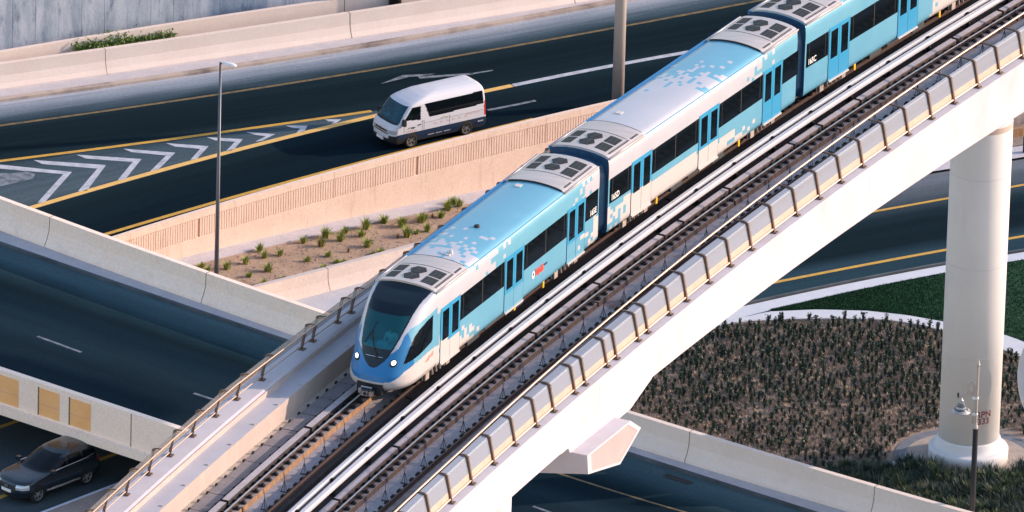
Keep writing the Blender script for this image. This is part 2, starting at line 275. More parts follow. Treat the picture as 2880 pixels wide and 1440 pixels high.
# ------------------------------------------------------------------ mesh building
class MB:
    def __init__(s): s.v = []; s.f = []; s.m = []; s.uv = {}
    def add(s, vs, fs, mi=0, uvs=None):
        o = len(s.v); s.v += [Vector(q) for q in vs]
        for k, f in enumerate(fs):
            s.f.append(tuple(i + o for i in f)); s.m.append(mi if not isinstance(mi, (list, tuple)) else mi[k])
            if uvs is not None: s.uv[len(s.f) - 1] = [uvs[i] for i in f]
    def box(s, x0, x1, y0, y1, z0, z1, mi=0):
        s.add([(x0, y0, z0), (x1, y0, z0), (x1, y1, z0), (x0, y1, z0), (x0, y0, z1), (x1, y0, z1), (x1, y1, z1), (x0, y1, z1)],
              [(0, 3, 2, 1), (4, 5, 6, 7), (0, 1, 5, 4), (1, 2, 6, 5), (2, 3, 7, 6), (3, 0, 4, 7)], mi)
    def obox(s, c, a, b, d, mi=0):
        c = Vector(c); a = Vector(a); b = Vector(b); d = Vector(d)
        s.add([c - a - b - d, c + a - b - d, c + a + b - d, c - a + b - d, c - a - b + d, c + a - b + d, c + a + b + d, c - a + b + d],
              [(0, 3, 2, 1), (4, 5, 6, 7), (0, 1, 5, 4), (1, 2, 6, 5), (2, 3, 7, 6), (3, 0, 4, 7)], mi)
    def prism(s, poly, z0, z1, mi=0, top=None, bottom=True):
        n = len(poly)
        a = sum(poly[i][0] * poly[(i + 1) % n][1] - poly[(i + 1) % n][0] * poly[i][1] for i in range(n))
        if a < 0: poly = poly[::-1]
        vs = [(p[0], p[1], z0) for p in poly] + [(p[0], p[1], z1) for p in poly]
        fs = [tuple(range(n, 2 * n))]; ms = [mi if top is None else top]
        if bottom: fs.append(tuple(range(n - 1, -1, -1))); ms.append(mi)
        for i in range(n):
            j = (i + 1) % n; fs.append((i, j, n + j, n + i)); ms.append(mi)
        s.add(vs, fs, ms)
    def loft(s, secs, closed=True, caps=True, mi=0):
        n = len(secs[0]); vs = [q for sc in secs for q in sc]; fs = []; ms = []
        for i in range(len(secs) - 1):
            for k in range(n if closed else n - 1):
                k2 = (k + 1) % n
                fs.append((i * n + k, i * n + k2, (i + 1) * n + k2, (i + 1) * n + k))
                ms.append(mi if not isinstance(mi, (list, tuple)) else mi[k])
        if caps and closed:
            c0 = mi if not isinstance(mi, (list, tuple)) else mi[0]
            fs.append(tuple(range(n - 1, -1, -1))); fs.append(tuple((len(secs) - 1) * n + k for k in range(n))); ms += [c0, c0]
        s.add(vs, fs, ms)
    def tube(s, pts, r, n=8, mi=0):
        pts = [Vector(p) for p in pts]; rs = r if isinstance(r, (list, tuple)) else [r] * len(pts)
        secs = []; u = None
        for i, p in enumerate(pts):
            d = (pts[min(i + 1, len(pts) - 1)] - pts[max(i - 1, 0)]).normalized()
            if u is None:
                u = d.orthogonal().normalized()
            else:
                u = (u - d * u.dot(d)).normalized()
            w_ = d.cross(u)
            secs.append([p + (u * math.cos(2 * math.pi * k / n) + w_ * math.sin(2 * math.pi * k / n)) * rs[i] for k in range(n)])
        s.loft(secs, mi=mi)
    def lathe(s, prof, n=32, c=(0, 0, 0), mi=0):
        c = Vector(c)
        secs = [[c + Vector((r * math.cos(2 * math.pi * k / n), r * math.sin(2 * math.pi * k / n), z)) for k in range(n)] for r, z in prof]
        s.loft(secs, mi=mi)
    def ribbon(s, A, B, mi=0, rows=1):
        vs = []; uvs = []; L = 0
        for i, (a, b) in enumerate(zip(A, B)):
            if i: L += (Vector(A[i]) - Vector(A[i - 1])).length
            for k in range(rows + 1):
                f = k / rows; vs.append(Vector(a).lerp(Vector(b), f)); uvs.append((L, f))
        n = rows + 1; fs = []
        for i in range(len(A) - 1):
            for k in range(rows):
                fs.append((i * n + k, i * n + k + 1, (i + 1) * n + k + 1, (i + 1) * n + k))
        nrm = (vs[n] - vs[0]).cross(vs[1] - vs[0])
        if nrm.z > 0: fs = [f[::-1] for f in fs]
        # orientation: make every face look up
        s.add(vs, [f for f in fs], mi, uvs)
    def sheet(s, poly, mi=0):
        n = len(poly); a = sum(poly[i][0] * poly[(i + 1) % n][1] - poly[(i + 1) % n][0] * poly[i][1] for i in range(n))
        if a < 0: poly = poly[::-1]
        s.add(poly, [tuple(range(n))], mi, [(p[0], p[1]) for p in poly])
    def build(s, name, mats, parent=None, loc=None, smooth=False, xf=None, label=None, local=False):
        if isinstance(mats, str): mats = [mats]
        vs = s.v if xf is None else [xf @ q for q in s.v]
        if local: off = Vector((0, 0, 0))
        elif parent is not None: off = world_loc(parent)
        elif loc is not None: off = Vector(loc)
        else:
            lo = [min(q[i] for q in vs) for i in range(3)]; hi = [max(q[i] for q in vs) for i in range(3)]
            off = Vector(((lo[0] + hi[0]) / 2, (lo[1] + hi[1]) / 2, lo[2]))
        me = bpy.data.meshes.new(name)
        me.from_pydata([q - off for q in vs], [], s.f)
        for mm in mats: me.materials.append(M_[mm])
        me.polygons.foreach_set('material_index', s.m)
        if smooth: me.polygons.foreach_set('use_smooth', [True] * len(s.f))
        if s.uv:
            ul = me.uv_layers.new(name='UVMap')
            for pi, uvs in s.uv.items():
                for li, u in zip(me.polygons[pi].loop_indices, uvs): ul.data[li].uv = u
        me.update()
        o = bpy.data.objects.new(name, me); COL.objects.link(o)
        if parent is not None: o.parent = parent
        elif not local: o.location = off
        if label: o['label'] = label
        return o

def world_loc(o):
    p = Vector((0, 0, 0))
    while o is not None:
        p += Vector(o.location); o = o.parent
    return p

def tag(o, label=None, cat=None, group=None, kind=None):
    if label: o['label'] = label
    if cat: o['category'] = cat
    if group: o['group'] = group
    if kind: o['kind'] = kind
    return o

def thing(name, label, cat, loc=(0, 0, 0), group=None):
    o = bpy.data.objects.new(name, None); COL.objects.link(o); o.location = Vector(loc); o.empty_display_size = 0.3
    return tag(o, label, cat, group)

def dup(root, loc=None, rotz=None, scale=None, label=None):
    c = root.copy(); COL.objects.link(c)
    if loc is not None: c.location = Vector(loc)
    if rotz is not None: c.rotation_euler = (0, 0, rotz)
    if scale is not None: c.scale = scale if isinstance(scale, (tuple, list)) else (scale,) * 3
    if label: c['label'] = label
    for ch in root.children:
        d = ch.copy(); COL.objects.link(d); d.parent = c
    return c

def fit(pts, deg=2):
    """least squares polynomial y(x) through traced points"""
    n = deg + 1; xs = [p[0] / 1000 for p in pts]; ys = [p[1] for p in pts]
    A = [[sum(x ** (i + j) for x in xs) for j in range(n)] + [sum(y * x ** i for x, y in zip(xs, ys))] for i in range(n)]
    for i in range(n):
        pv = max(range(i, n), key=lambda r: abs(A[r][i])); A[i], A[pv] = A[pv], A[i]
        for r in range(n):
            if r != i:
                k = A[r][i] / A[i][i]
                A[r] = [a - k * b for a, b in zip(A[r], A[i])]
    c = [A[i][n] / A[i][i] for i in range(n)]
    return lambda x: sum(c[i] * (x / 1000) ** i for i in range(n))

def frange(a, b, st):
    n = max(1, int(round((b - a) / st))); return [a + (b - a) * i / n for i in range(n + 1)]

def path(f, x0, x1, z, st=60):
    return [at(x, f(x), z) for x in frange(x0, x1, st)]

def normals(P):
    """unit plan normals of a path, turned to the camera's side"""
    out = []
    for i in range(len(P)):
        d = (P[min(i + 1, len(P) - 1)] - P[max(i - 1, 0)]); d.z = 0; d.normalize()
        n = Vector((d.y, -d.x, 0))
        if n.y > 0: n = -n
        out.append(n)
    return out

def sweep(mb, P, prof, mi=0, seg=None):
    """profile (offset to the camera's side, absolute z) carried along P; seg = indices where joints cut it"""
    N = normals(P)
    mb.loft([[Vector((p.x, p.y, 0)) + n * o + Vector((0, 0, z)) for o, z in prof] for p, n in zip(P, N)], mi=mi)

def offset(P, d, z=None):
    return [Vector((p.x + n.x * d, p.y + n.y * d, p.z if z is None else z)) for p, n in zip(P, normals(P))]

def stripe(mb, P, wdt, mi=0, dz=0.0):
    A = offset(P, -wdt / 2); B = offset(P, wdt / 2)
    if dz:
        A = [a + Vector((0, 0, dz)) for a in A]; B = [b + Vector((0, 0, dz)) for b in B]
    mb.ribbon(A, B, mi)

def resample(P, st):
    out = [P[0].copy()]; acc = 0
    for a, b in zip(P, P[1:]):
        L = (b - a).length; pos = st - acc
        while pos <= L:
            out.append(a.lerp(b, pos / L)); pos += st
        acc = (acc + L) % st
    return out

# ------------------------------------------------------------------ the setting : ground levels
ZL = -3.6      # slip roads and the road with the van
ZS = -2.8      # road under the bridge
def gz(x):     # planted bed beside the ribbed wall falls gently along the wall
    return -4.97 - 0.54 * (min(max(x, 300), 1700) - 723) / 537

b = MB(); b.sheet([Vector((-2500, -900, -8)), Vector((2500, -900, -8)), Vector((2500, 3500, -8)), Vector((-2500, 3500, -8))])
tag(b.build('ground', 'sand_ground'), kind='structure')

fK = fit([(0, 288), (358, 238), (720, 185), (1078, 131), (1440, 60), (1798, 0)])
fKb = fit([(0, 252), (358, 204), (720, 151), (1000, 106), (1440, 31)])
fNB = fit([(0, 182), (358, 126), (720, 82), (994, 34), (1212, 3)])
fFP = fit([(0, 148), (358, 87), (720, 35), (944, 0)])
fY1 = fit([(0, 352), (720, 252), (1078, 193), (1440, 129), (1798, 61), (2160, 0)])
fY2 = fit([(0, 453), (720, 359), (1039, 313), (1230, 285)])
fY3 = fit([(73, 590), (391, 492), (720, 412), (1033, 332), (1366, 254), (1440, 239), (1736, 185), (1938, 145)])
fY4 = fit([(291, 662), (537, 585), (720, 538), (944, 478), (1111, 430)])
fP = fit([(319, 674), (391, 643), (609, 581), (720, 550), (938, 486), (1201, 414), (1440, 354), (1535, 330), (1725, 288)])
fW = fit([(560, 718), (723, 682), (940, 628), (1260, 563)])

# road with the van
X0, X1 = -900, 2600
kerbP = path(fK, X0, X1, ZL); y1P = path(fY1, X0, X1, ZL); y3P = path(fY3, X0, X1, ZL)
y2P = [at(x, min(fY2(x), fY3(x) - 0.5) if x < 1215 else fY3(x) - 0.5, ZL) for x in frange(X0, X1, 60)]
wallTop = path(fP, 285, X1, ZL + 0.95, 40)
wallAll = [at(x, fP(x), ZL + 0.95) for x in frange(X0, X1, 60)]
roadEdge = offset(wallAll, -0.25, ZL)
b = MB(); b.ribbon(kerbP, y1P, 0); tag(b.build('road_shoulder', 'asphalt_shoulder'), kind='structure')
b = MB(); b.ribbon(y1P, y2P, 0); b.ribbon(y2P, y3P, 1); b.ribbon(y3P, roadEdge, 2)
tag(b.build('road', ['asphalt', 'asphalt_gore', 'asphalt_lane']), kind='structure')
# its embankment
b = MB()
bk = path(fNB, X0, X1, ZL, 60)
b.loft([[Vector((p.x, p.y + 40, ZL - 0.03)), Vector((q.x, q.y, ZL - 0.03)), Vector((q.x, q.y, -8.2)), Vector((p.x, p.y + 40, -8.2))] for p, q in zip(bk, offset(wallAll, -0.05, ZL))])
tag(b.build('embankment', 'soil_deep'), kind='structure')

# painted lines on it
def marking(P, wd, matn, z=0.006):
    bb = MB(); stripe(bb, [p + Vector((0, 0, z)) for p in P], wd)
    return tag(bb.build('road_marking', matn), kind='structure')
marking(path(fY1, X0, 2300, ZL), 0.2, 'yellow_worn')
marking(path(lambda x: fY2(x), X0, 1045, ZL), 0.26, 'yellow_paint')
marking(path(fY3, -300, 1440, ZL), 0.36, 'yellow_bright')
marking(path(fY3, 1443, 2350, ZL), 0.34, 'white_paint')
marking(path(fY4, -200, 1500, ZL), 0.26, 'yellow_paint')
marking([at(1372, 310, ZL), at(1440, 297, ZL), at(1506, 283, ZL)], 0.2, 'white_worn')

def px_poly(pts, z): return [at(x, y, z) for x, y in pts]
def zz(pts, ox, oy, k=1.789): return [(ox + x / k, oy + y / k) for x, y in pts]
chev = [zz([(-60, 822), (0, 828), (362, 865), (225, 1018), (188, 1020), (318, 876), (0, 848), (-60, 842)], 0, 0),
        zz([(170, 805), (534, 830), (437, 960), (392, 962), (490, 848), (212, 825)], 0, 0),
        zz([(385, 778), (712, 800), (630, 903), (592, 906), (667, 815), (430, 797)], 0, 0),
        zz([(620, 748), (882, 768), (795, 855), (755, 862), (836, 782), (662, 765)], 0, 0),
        zz([(835, 720), (1050, 735), (992, 798), (957, 805), (1007, 749), (880, 737)], 0, 0),
        zz([(1040, 690), (1222, 700), (1175, 755), (1135, 762), (1182, 713), (1083, 706)], 0, 0),
        [(692, 371), (774, 377), (737, 396), (718, 398), (748, 383), (717, 379)],
        zz([(150, 632), (260, 632), (240, 665), (203, 668), (222, 646), (180, 643)], 720, 0),
        zz([(345, 600), (430, 600), (402, 620), (377, 625), (393, 611), (366, 611)], 720, 0)]
for pl in chev:
    bb = MB(); bb.sheet(px_poly(pl, ZL + 0.006)); tag(bb.build('road_marking', 'white_paint'), kind='structure')
# turn arrow beyond the van
for pl in ([(1070, 236), (1132, 211), (1226, 207), (1175, 215), (1150, 216), (1128, 222)], [(1323, 206), (1386, 196), (1386, 199), (1323, 210)], [(1175, 215), (1330, 205), (1330, 210), (1180, 221)]):
    bb = MB(); bb.sheet(px_poly(pl, ZL + 0.009)); tag(bb.build('road_marking', 'white_worn'), kind='structure')
# worn pale patch at the foot of the chevrons
bb = MB(); bb.sheet(px_poly(zz([(-80, 868), (60, 872), (130, 862), (178, 876), (165, 898), (110, 912), (0, 938), (-80, 944)], 0, 0), ZL + 0.004))
tag(bb.build('worn_patch', 'white_worn'), kind='structure')

# kerb, footway, barrier, planting strip, back parapet
kb = path(fK, X0, X1, ZL, 40)
b = MB(); sweep(b, kb, [(0.0, ZL - 0.1), (0.0, ZL + 0.14), (-0.3, ZL + 0.16), (-0.3, ZL - 0.1)])
tag(b.build('kerb', 'kerb'), kind='structure')
fwB = path(fKb, X0, X1, ZL + 0.15, 40)
b = MB(); b.ribbon(offset(fwB, -0.8, ZL + 0.15), offset(kb, -0.29, ZL + 0.15))
tag(b.build('pavement', 'pavement'), kind='structure')

def barrier_run(name, P, prof, matn, label, cat, joints=(), group=None, jm='joint'):
    """one concrete barrier: a swept body, its joints cut as dark grooves"""
    root_loc = P[len(P) // 2].copy(); root_loc.z = min(z for o, z in prof)
    t = thing(name, label, cat, root_loc, group)
    bb = MB(); sweep(bb, P, prof); bb.build('concrete_body', matn, t)
    for (jx, hw) in joints:
        best = min(range(len(P) - 1), key=lambda i: abs(proj(P[i])[0] - jx))
        d = (P[best + 1] - P[best]); d.z = 0; d.normalize(); n = normals(P)[best]
        c = P[best] + d * 0
        jb = MB()
        fr = [q for q in prof[:]]
        jb.loft([[Vector((c.x, c.y, 0)) + d * s + n * (o + (0.004 if o > -0.05 else 0.0)) + Vector((0, 0, z + (0.004 if z > root_loc.z + 0.5 else 0))) for o, z in prof] for s in (-hw, hw)])
        jb.build('joint', jm, t)
    return t

ZT = ZL + 0.15
nbTop = path(fNB, X0, X1, ZT + 1.2, 30)
jersey = lambda zt, h, toe=0.26: [(0, zt), (0.03, zt - h * 0.45), (toe * 0.55, zt - h * 0.72), (toe, zt - h * 0.88), (toe, zt - h), (-0.35, zt - h), (-0.26, zt)]
barrier_run('roadside_barrier', nbTop, jersey(ZT + 1.2, 1.3), 'barrier', 'long beige concrete barrier along the far kerb with a green hedge showing over it', 'barrier', [(988, 0.02), (300, 0.012), (1600, 0.02)])
fpTop = path(fFP, X0, X1, ZT + 1.35, 40)
t = barrier_run('back_parapet', fpTop, [(0, ZT + 1.35), (0, ZT - 0.3), (-0.25, ZT - 0.3), (-0.25, ZT + 1.35)], 'barrier', 'beige parapet between the hedge strip and the tall grey streaked wall', 'parapet', [(345, 0.015), (988, 0.02)])
b = MB(); b.ribbon(offset(fpTop, 0.0, ZT + 0.55), offset(nbTop, -0.2, ZT + 0.55)); tag(b.build('planting_strip', 'bed_soil'), kind='structure')

# tall grey wall behind, in cast panels
wl = offset(fpTop, -1.2, ZT - 1.0)
wl = resample(wl, 1.22)
N = normals(wl); b = MB()
for i in range(len(wl) - 1):
    a, c = wl[i], wl[i + 1]; d = (c - a).normalized(); g = 0.004 + (0.012 if i % 3 == 0 else 0)
    n = N[i]; off = 0
    a2 = a + d * g; c2 = c - d * g
    q = [a2, c2, c2 - n * 0.4, a2 - n * 0.4]
    b.prism([(p.x, p.y) for p in q], ZT - 1.5, 9.0)
b2 = MB(); sweep(b2, offset(wl, -0.03), [(0, 8.98), (0, ZT - 1.5), (-0.5, ZT - 1.5), (-0.5, 8.98)])
t = thing('retaining_wall', 'tall blue grey concrete wall with dark vertical water streaks', 'wall', wl[len(wl) // 2])
b.build('wall_panels', 'grey_wall', t); b2.build('wall_backing', 'grey_wall', t)

# hedge in the strip
def leaf_cloud(mb, pts, n, size, mats, spread):
    for _ in range(n):
        p = random.choice(pts); q = p + Vector((random.gauss(0, spread[0]), random.gauss(0, spread[1]), abs(random.gauss(0, spread[2]))))
        a = Vector((R_() - .5, R_() - .5, R_() - .5)).normalized() * size * (0.6 + R_() * 0.8)
        c = Vector((R_() - .5, R_() - .5, R_() - .2)).normalized() * size * (0.6 + R_() * 0.8)
        mb.add([q - a, q + c, q + a, q - c * 0.6], [(0, 1, 2, 3)], random.randrange(mats))
hp = [at(x, (fFP(x) + fNB(x)) / 2 + 12 - 6 * (x - 205) / 290, ZT + 0.75) for x in frange(212, 484, 5)]
b = MB()
for i, p in enumerate(hp):
    h = (0.34 if i < len(hp) * 0.6 else 0.22)
    leaf_cloud(b, [p], 85, 0.075, 2, (0.12, 0.26, h * 0.62))
tag(b.build('hedge', ['hedge', 'leaf_mid']), 'low clipped green hedge between the two beige parapets', 'hedge')
b = MB()
for p in [at(x, (fFP(x) + fNB(x)) / 2 + 5, ZT + 0.62) for x in frange(545, 590, 8)] : leaf_cloud(b, [p], 14, 0.06, 2, (0.12, 0.1, 0.07))
tag(b.build('weed', ['leaf_dry', 'leaf_mid']), 'thin dry weeds growing in the strip past the end of the hedge', 'plant')

# dark mast foot between the parapets
mp = at(1111, 26, ZT + 0.55)
t = thing('mast', 'dark steel mast standing between the two parapets at the upper edge', 'pole', mp)
b = MB(); b.tube([mp, mp + Vector((0, 0, 4.5)), mp + Vector((0, 0, 16))], [0.31, 0.29, 0.2], 20); b.build('shaft', 'dark_metal', t, smooth=True)
b = MB(); b.lathe([(0, 0), (0.45, 0), (0.45, 0.06), (0, 0.06)], 16, mp); b.build('base_plate', 'dark_metal', t)

# ribbed retaining wall that carries the slip lane
t = thing('ribbed_wall', 'pale peach retaining wall with a band of fine vertical ribs below its parapet', 'wall', wallTop[len(wallTop) // 2])
WT = ZL + 0.95
b = MB(); sweep(b, wallTop, [(0, WT), (0, WT - 0.33), (-0.05, WT - 0.35), (-0.05, WT - 1.26), (0.0, WT - 1.29), (0.0, -8), (-0.5, -8), (-0.5, ZL - 0.04), (-0.24, ZL - 0.02), (-0.24, WT)])
b.build('wall_body', 'rib_wall', t)
ribs = MB(); rp = resample(wallTop, 0.148); RN = normals(rp)
for i in range(8, len(rp) - 1):
    p, n = rp[i], RN[i]; d = Vector((-n.y, n.x, 0))
    if i % 88 == 40: continue
    ribs.obox(Vector((p.x, p.y, WT - 0.805)) - n * 0.024, d * 0.056, n * 0.022, Vector((0, 0, 0.45)), 0)
ribs.build('rib_band', 'rib_wall', t)
gb = MB(); sweep(gb, offset(wallTop, -0.046), [(0, WT - 0.355), (0, WT - 1.255), (-0.02, WT - 1.255), (-0.02, WT - 0.355)]); gb.build('rib_backing', 'groove', t)
for jx in (370, 940, 1535):
    i = min(range(len(rp)), key=lambda i: abs(proj(rp[i])[0] - jx)); p, n = rp[i], RN[i]; d = Vector((-n.y, n.x, 0))
    jb = MB(); jb.obox(Vector((p.x, p.y, WT - 0.64)), d * 0.012, n * 0.006, Vector((0, 0, 0.645))); jb.build('joint', 'groove', t)

# planted bed at its foot
base = [at(x, fW(x), gz(x)) for x in frange(200, 2000, 40)]
near = [at(x, fW(x) + 330, gz(x)) for x in frange(200, 2000, 40)]
strip = [at(x, fW(x) + 23, gz(x) + 0.0) for x in frange(200, 2000, 40)]
b = MB(); b.ribbon(base, near, 0, rows=6); tag(b.build('planted_bed', 'sand'), kind='structure')
b = MB(); sweep(b, strip, [(0, 0.06), (0, -0.2), (-1.6, -0.2), (-1.6, 0.06)])
for i, v in enumerate(b.v):
    b.v[i] = Vector((v.x, v.y, v.z + gz(proj(v)[0])))
tag(b.build('wall_footing', 'pavement'), kind='structure')

# ------------------------------------------------------------------ bridge road (z = 0)
fFB = fit([(0, 565), (319, 674), (447, 720), (720, 811), (921, 882), (1761, 1162), (1954, 1226), (2160, 1282), (2470, 1371), (2725, 1440)])
fKB = fit([(0, 690), (84, 720), (313, 801), (720, 934), (812, 966), (1758, 1284), (2160, 1405)])
fNP = fit([(0, 1041), (358, 1156), (514, 1212)], 1)
BT = 1.5
fbTop = path(fFB, -700, 3300, BT, 40)
kbB = path(fKB, -700, 3300, 0.0, 40)
npTop = path(fNP, -700, 2200, 1.0, 40)
npIn = offset(path(fNP, -700, 3300, 1.0, 40), -0.3, 0.0)
b = MB(); b.ribbon(kbB, npIn, 0); tag(b.build('bridge_road', 'asphalt_bridge'), kind='structure')
barL = [p for p in fbTop if proj(p)[0] < 1350]; barR = [p for p in fbTop if proj(p)[0] >= 1300]
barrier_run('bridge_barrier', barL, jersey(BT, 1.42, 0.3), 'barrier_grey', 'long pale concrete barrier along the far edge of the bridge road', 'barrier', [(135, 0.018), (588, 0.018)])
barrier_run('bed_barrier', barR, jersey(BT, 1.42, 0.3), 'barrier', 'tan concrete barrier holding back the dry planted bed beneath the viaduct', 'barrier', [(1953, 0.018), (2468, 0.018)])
b = MB(); fbB = offset(fbTop, 0.2, 0.12); b.ribbon(fbB, offset(kbB, -0.02, 0.12)); tag(b.build('pavement', 'pavement'), kind='structure')
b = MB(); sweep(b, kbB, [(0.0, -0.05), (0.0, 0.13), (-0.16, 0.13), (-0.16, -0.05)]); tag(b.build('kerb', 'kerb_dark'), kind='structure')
# deck below it
b = MB(); dk = [p for p in fbTop if proj(p)[0] < 1500]
nin = offset(path(fNP, -700, 1500, 1.0, 40), 0.0, 0.0)
pl = [(p.x, p.y) for p in offset(dk, -0.5)] + [(p.x, p.y) for p in offset(nin, -0.31)][::-1]
b.prism(pl, -0.95, -0.02); 
t = tag(b.build('bridge_deck', 'barrier_grey'), kind='structure')
# near parapet with orange niches
t = thing('bridge_parapet', 'pale bridge parapet with orange infill panels above the dark car', 'parapet', npTop[len(npTop) // 3])
b = MB(); sweep(b, npTop, [(0, 1.0), (0, -0.62), (0.22, -0.66), (0.22, -1.02), (0.12, -1.08), (-0.31, -1.08), (-0.31, 1.0)]); b.build('parapet_wall', 'barrier_grey', t)
def np_at(x): return at(x, fNP(x), 1.0)
def on_np(xa, xb, z0, z1, name, matn, proud, th=0.05):
    A, B = np_at(xa), np_at(xb); d = (B - A); d.z = 0; L = d.length; d.normalize(); n = Vector((d.y, -d.x, 0)); n = -n if n.y > 0 else n
    c = (A + B) / 2; bb = MB(); bb.obox(Vector((c.x, c.y, (z0 + z1) / 2)) + n * (proud - th), d * (L / 2), n * th, Vector((0, 0, (z1 - z0) / 2)))
    return bb.build(name, matn, t)
for (xa, xb) in ((-34, 53), (111, 168), (198, 256), (-130, -72)):
    on_np(xa, xb, -0.52, 0.78, 'orange_infill', 'orange_panel', 0.012)
    on_np(xa - 3.5, xa, -0.52, 0.80, 'niche_edge', 'joint', 0.02)
    on_np(xa, xb, 0.02, 0.035, 'infill_seam', 'pink_panel', 0.018)
on_np(368, 370.5, -0.6, 0.98, 'joint', 'joint', 0.006)
# lane dashes on the bridge
for a, c in (((105, 946), (229, 991)), ((545, 1106), (640, 1137)), ((1499, 1424), (1560, 1446)), ((-330, 796), (-215, 835))):
    marking([at(*a, 0), at((a[0] + c[0]) / 2, (a[1] + c[1]) / 2, 0), at(*c, 0)], 0.16, 'white_worn')
marking([at(1560, 1328, 0), at(1720, 1379, 0), at(1831, 1413, 0), at(1960, 1450, 0)], 0.14, 'yellow_worn')
for (x, y) in ((1888, 1342), (1925, 1354)):
    c = at(x, y, 0.008); d = (at(x + 40, fKB(x + 40) - fKB(x) + y, 0.008) - c).normalized(); n = Vector((d.y, -d.x, 0))
    t = thing('drain_grate', 'dark iron gutter grate by the kerb, %s of the pair' % ('upper' if x < 1900 else 'lower'), 'drain', c)
    bb = MB(); bb.obox(c, d * 0.36, n * 0.2, Vector((0, 0, 0.004))); bb.build('frame', 'black', t)
    bb = MB()
    for k in range(7): bb.obox(c + d * (-0.3 + 0.1 * k) + Vector((0, 0, 0.008)), d * 0.02, n * 0.17, Vector((0, 0, 0.004)))
    bb.build('grille', 'dark_metal', t)

# slip pavement and curved barrier beyond the bridge barrier
fCB = fit([(723, 807), (780, 800 - 6), (832, 777), (924, 756), (1049, 723), (1144, 696)])
fCBb = fit([(837, 847), (939, 818), (1028, 795), (1110, 770)])
cb = path(fCB, 722, 1700, 1.15, 25)
barrier_run('curved_barrier', cb, jersey(1.15, 1.2, 0.24), 'barrier_shaded', 'pale concrete barrier bending away behind the train front below the planted bed', 'barrier', [(928, 0.016), (1250, 0.016)])
blk = [(p.x, p.y) for p in offset(cb, -0.3)]
tail = [at(x, fFB(x), 1.4) for x in frange(640, 1500, 60)]
b = MB(); b.prism(blk + [(p.x, p.y - 0.2) for p in tail[::-1]], -8.2, -0.03); tag(b.build('slip_terrace', 'soil_deep'), kind='structure')
lo = offset(path(fCBb, 722, 1700, 0.0, 25), 0.0)
b = MB(); b.ribbon(offset(cb, 0.1, 0.13), offset(lo, 2.0, 0.13)); tag(b.build('pavement', 'pavement_pale'), kind='structure')
b = MB(); A = offset(lo, 2.0, -0.016); b.ribbon(A, offset(lo, 12, -0.016)); tag(b.build('slip_road', 'asphalt_bridge'), kind='structure')

# road under the bridge with its pavement
b = MB(); b.sheet(px_poly([(-700, 1000), (1000, 1000), (1400, 1900), (-900, 1900)], ZS)); tag(b.build('lower_road', 'asphalt_low'), kind='structure')
b = MB(); b.prism([(p.x, p.y) for p in px_poly([(-700, 1000), (1000, 1000), (1400, 1900), (-900, 1900)], ZS)], -8.1, ZS - 0.02); tag(b.build('lower_ground', 'soil_deep'), kind='structure')
fS2 = fit([(0, 1399), (280, 1293), (335, 1273)], 1); fS1 = fit([(0, 1201), (50, 1184)], 1); fS3 = fit([(128, 1440), (358, 1352)], 1)
marking(path(fS2, -500, 700, ZS), 0.26, 'yellow_paint'); marking(path(fS1, -300, 300, ZS), 0.26, 'yellow_paint')
kS = path(fS3, -500, 900, ZS + 0.13)
b = MB(); sweep(b, kS, [(0, ZS + 0.13), (0, ZS - 0.05), (-0.16, ZS - 0.05), (-0.16, ZS + 0.13)])
for i, v in enumerate(b.v): b.v[i] = v
tag(b.build('kerb', 'kerb_pale'), kind='structure')
b = MB(); b.ribbon(offset(kS, 0.0, ZS + 0.125), offset(kS, 14, ZS + 0.125)); tag(b.build('pavement', 'low_pavement'), kind='structure')

# ------------------------------------------------------------------ the right-hand ground (z = 0)
b = MB()
bp = [(1250, 1620), (1500, 1150), (1700, 970), (1900, 800), (2200, 545), (2560, 330), (2900, 215), (3500, 60), (3700, 1900), (1250, 1900)]
b.prism([(p.x, p.y) for p in px_poly(bp, 0)], -8.2, -0.06); tag(b.build('terrain', 'soil_deep'), kind='structure')
fU = fit([(2455, 596), (2560, 577), (2666, 556), (2840, 527), (2880, 520)], 1)
fLo = fit([(2185, 793), (2560, 722), (2663, 701), (2836, 672), (2880, 664)])
fKt = fit([(2160, 846), (2560, 761), (2660, 748), (2834, 719), (2880, 706)])
fKl = fit([(2160, 874), (2384, 821), (2560, 784), (2661, 767), (2834, 738), (2880, 728)])
fFar = fit([(2603, 491), (2670, 480), (2860, 450)], 1)
XR0, XR1 = 1900, 3500
far = path(fFar, XR0, XR1, 0, 40); kt = path(fKt, XR0, XR1, 0, 40)
b = MB(); b.ribbon([p + Vector((0, 0, -0.008)) for p in far], [p + Vector((0, 0, -0.008)) for p in kt], 0, rows=1); tag(b.build('far_road', 'asphalt_far'), kind='structure')
marking(path(fU, 2100, XR1, 0), 0.2, 'yellow_paint'); marking(path(fLo, 1950, XR1, 0), 0.24, 'yellow_paint')
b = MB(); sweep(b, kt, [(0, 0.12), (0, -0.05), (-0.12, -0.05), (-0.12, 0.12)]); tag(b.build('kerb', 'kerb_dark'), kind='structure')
b = MB(); b.ribbon(path(fKt, XR0, XR1, 0.13, 40), path(fKl, XR0, XR1, 0.13, 40)); tag(b.build('pavement', 'kerb_pale'), kind='structure')
b = MB(); b.ribbon([p + Vector((0, 0, 0.1)) for p in offset(far, -1.3)], [p + Vector((0, 0, 0.1)) for p in far]); tag(b.build('pavement', 'pavement'), kind='structure')
b = MB(); b.ribbon([p + Vector((0, 0, 0.3)) for p in offset(far, -8.0)], [p + Vector((0, 0, 0.14)) for p in offset(far, -1.28)]); tag(b.build('far_verge', 'bed_soil'), kind='structure')
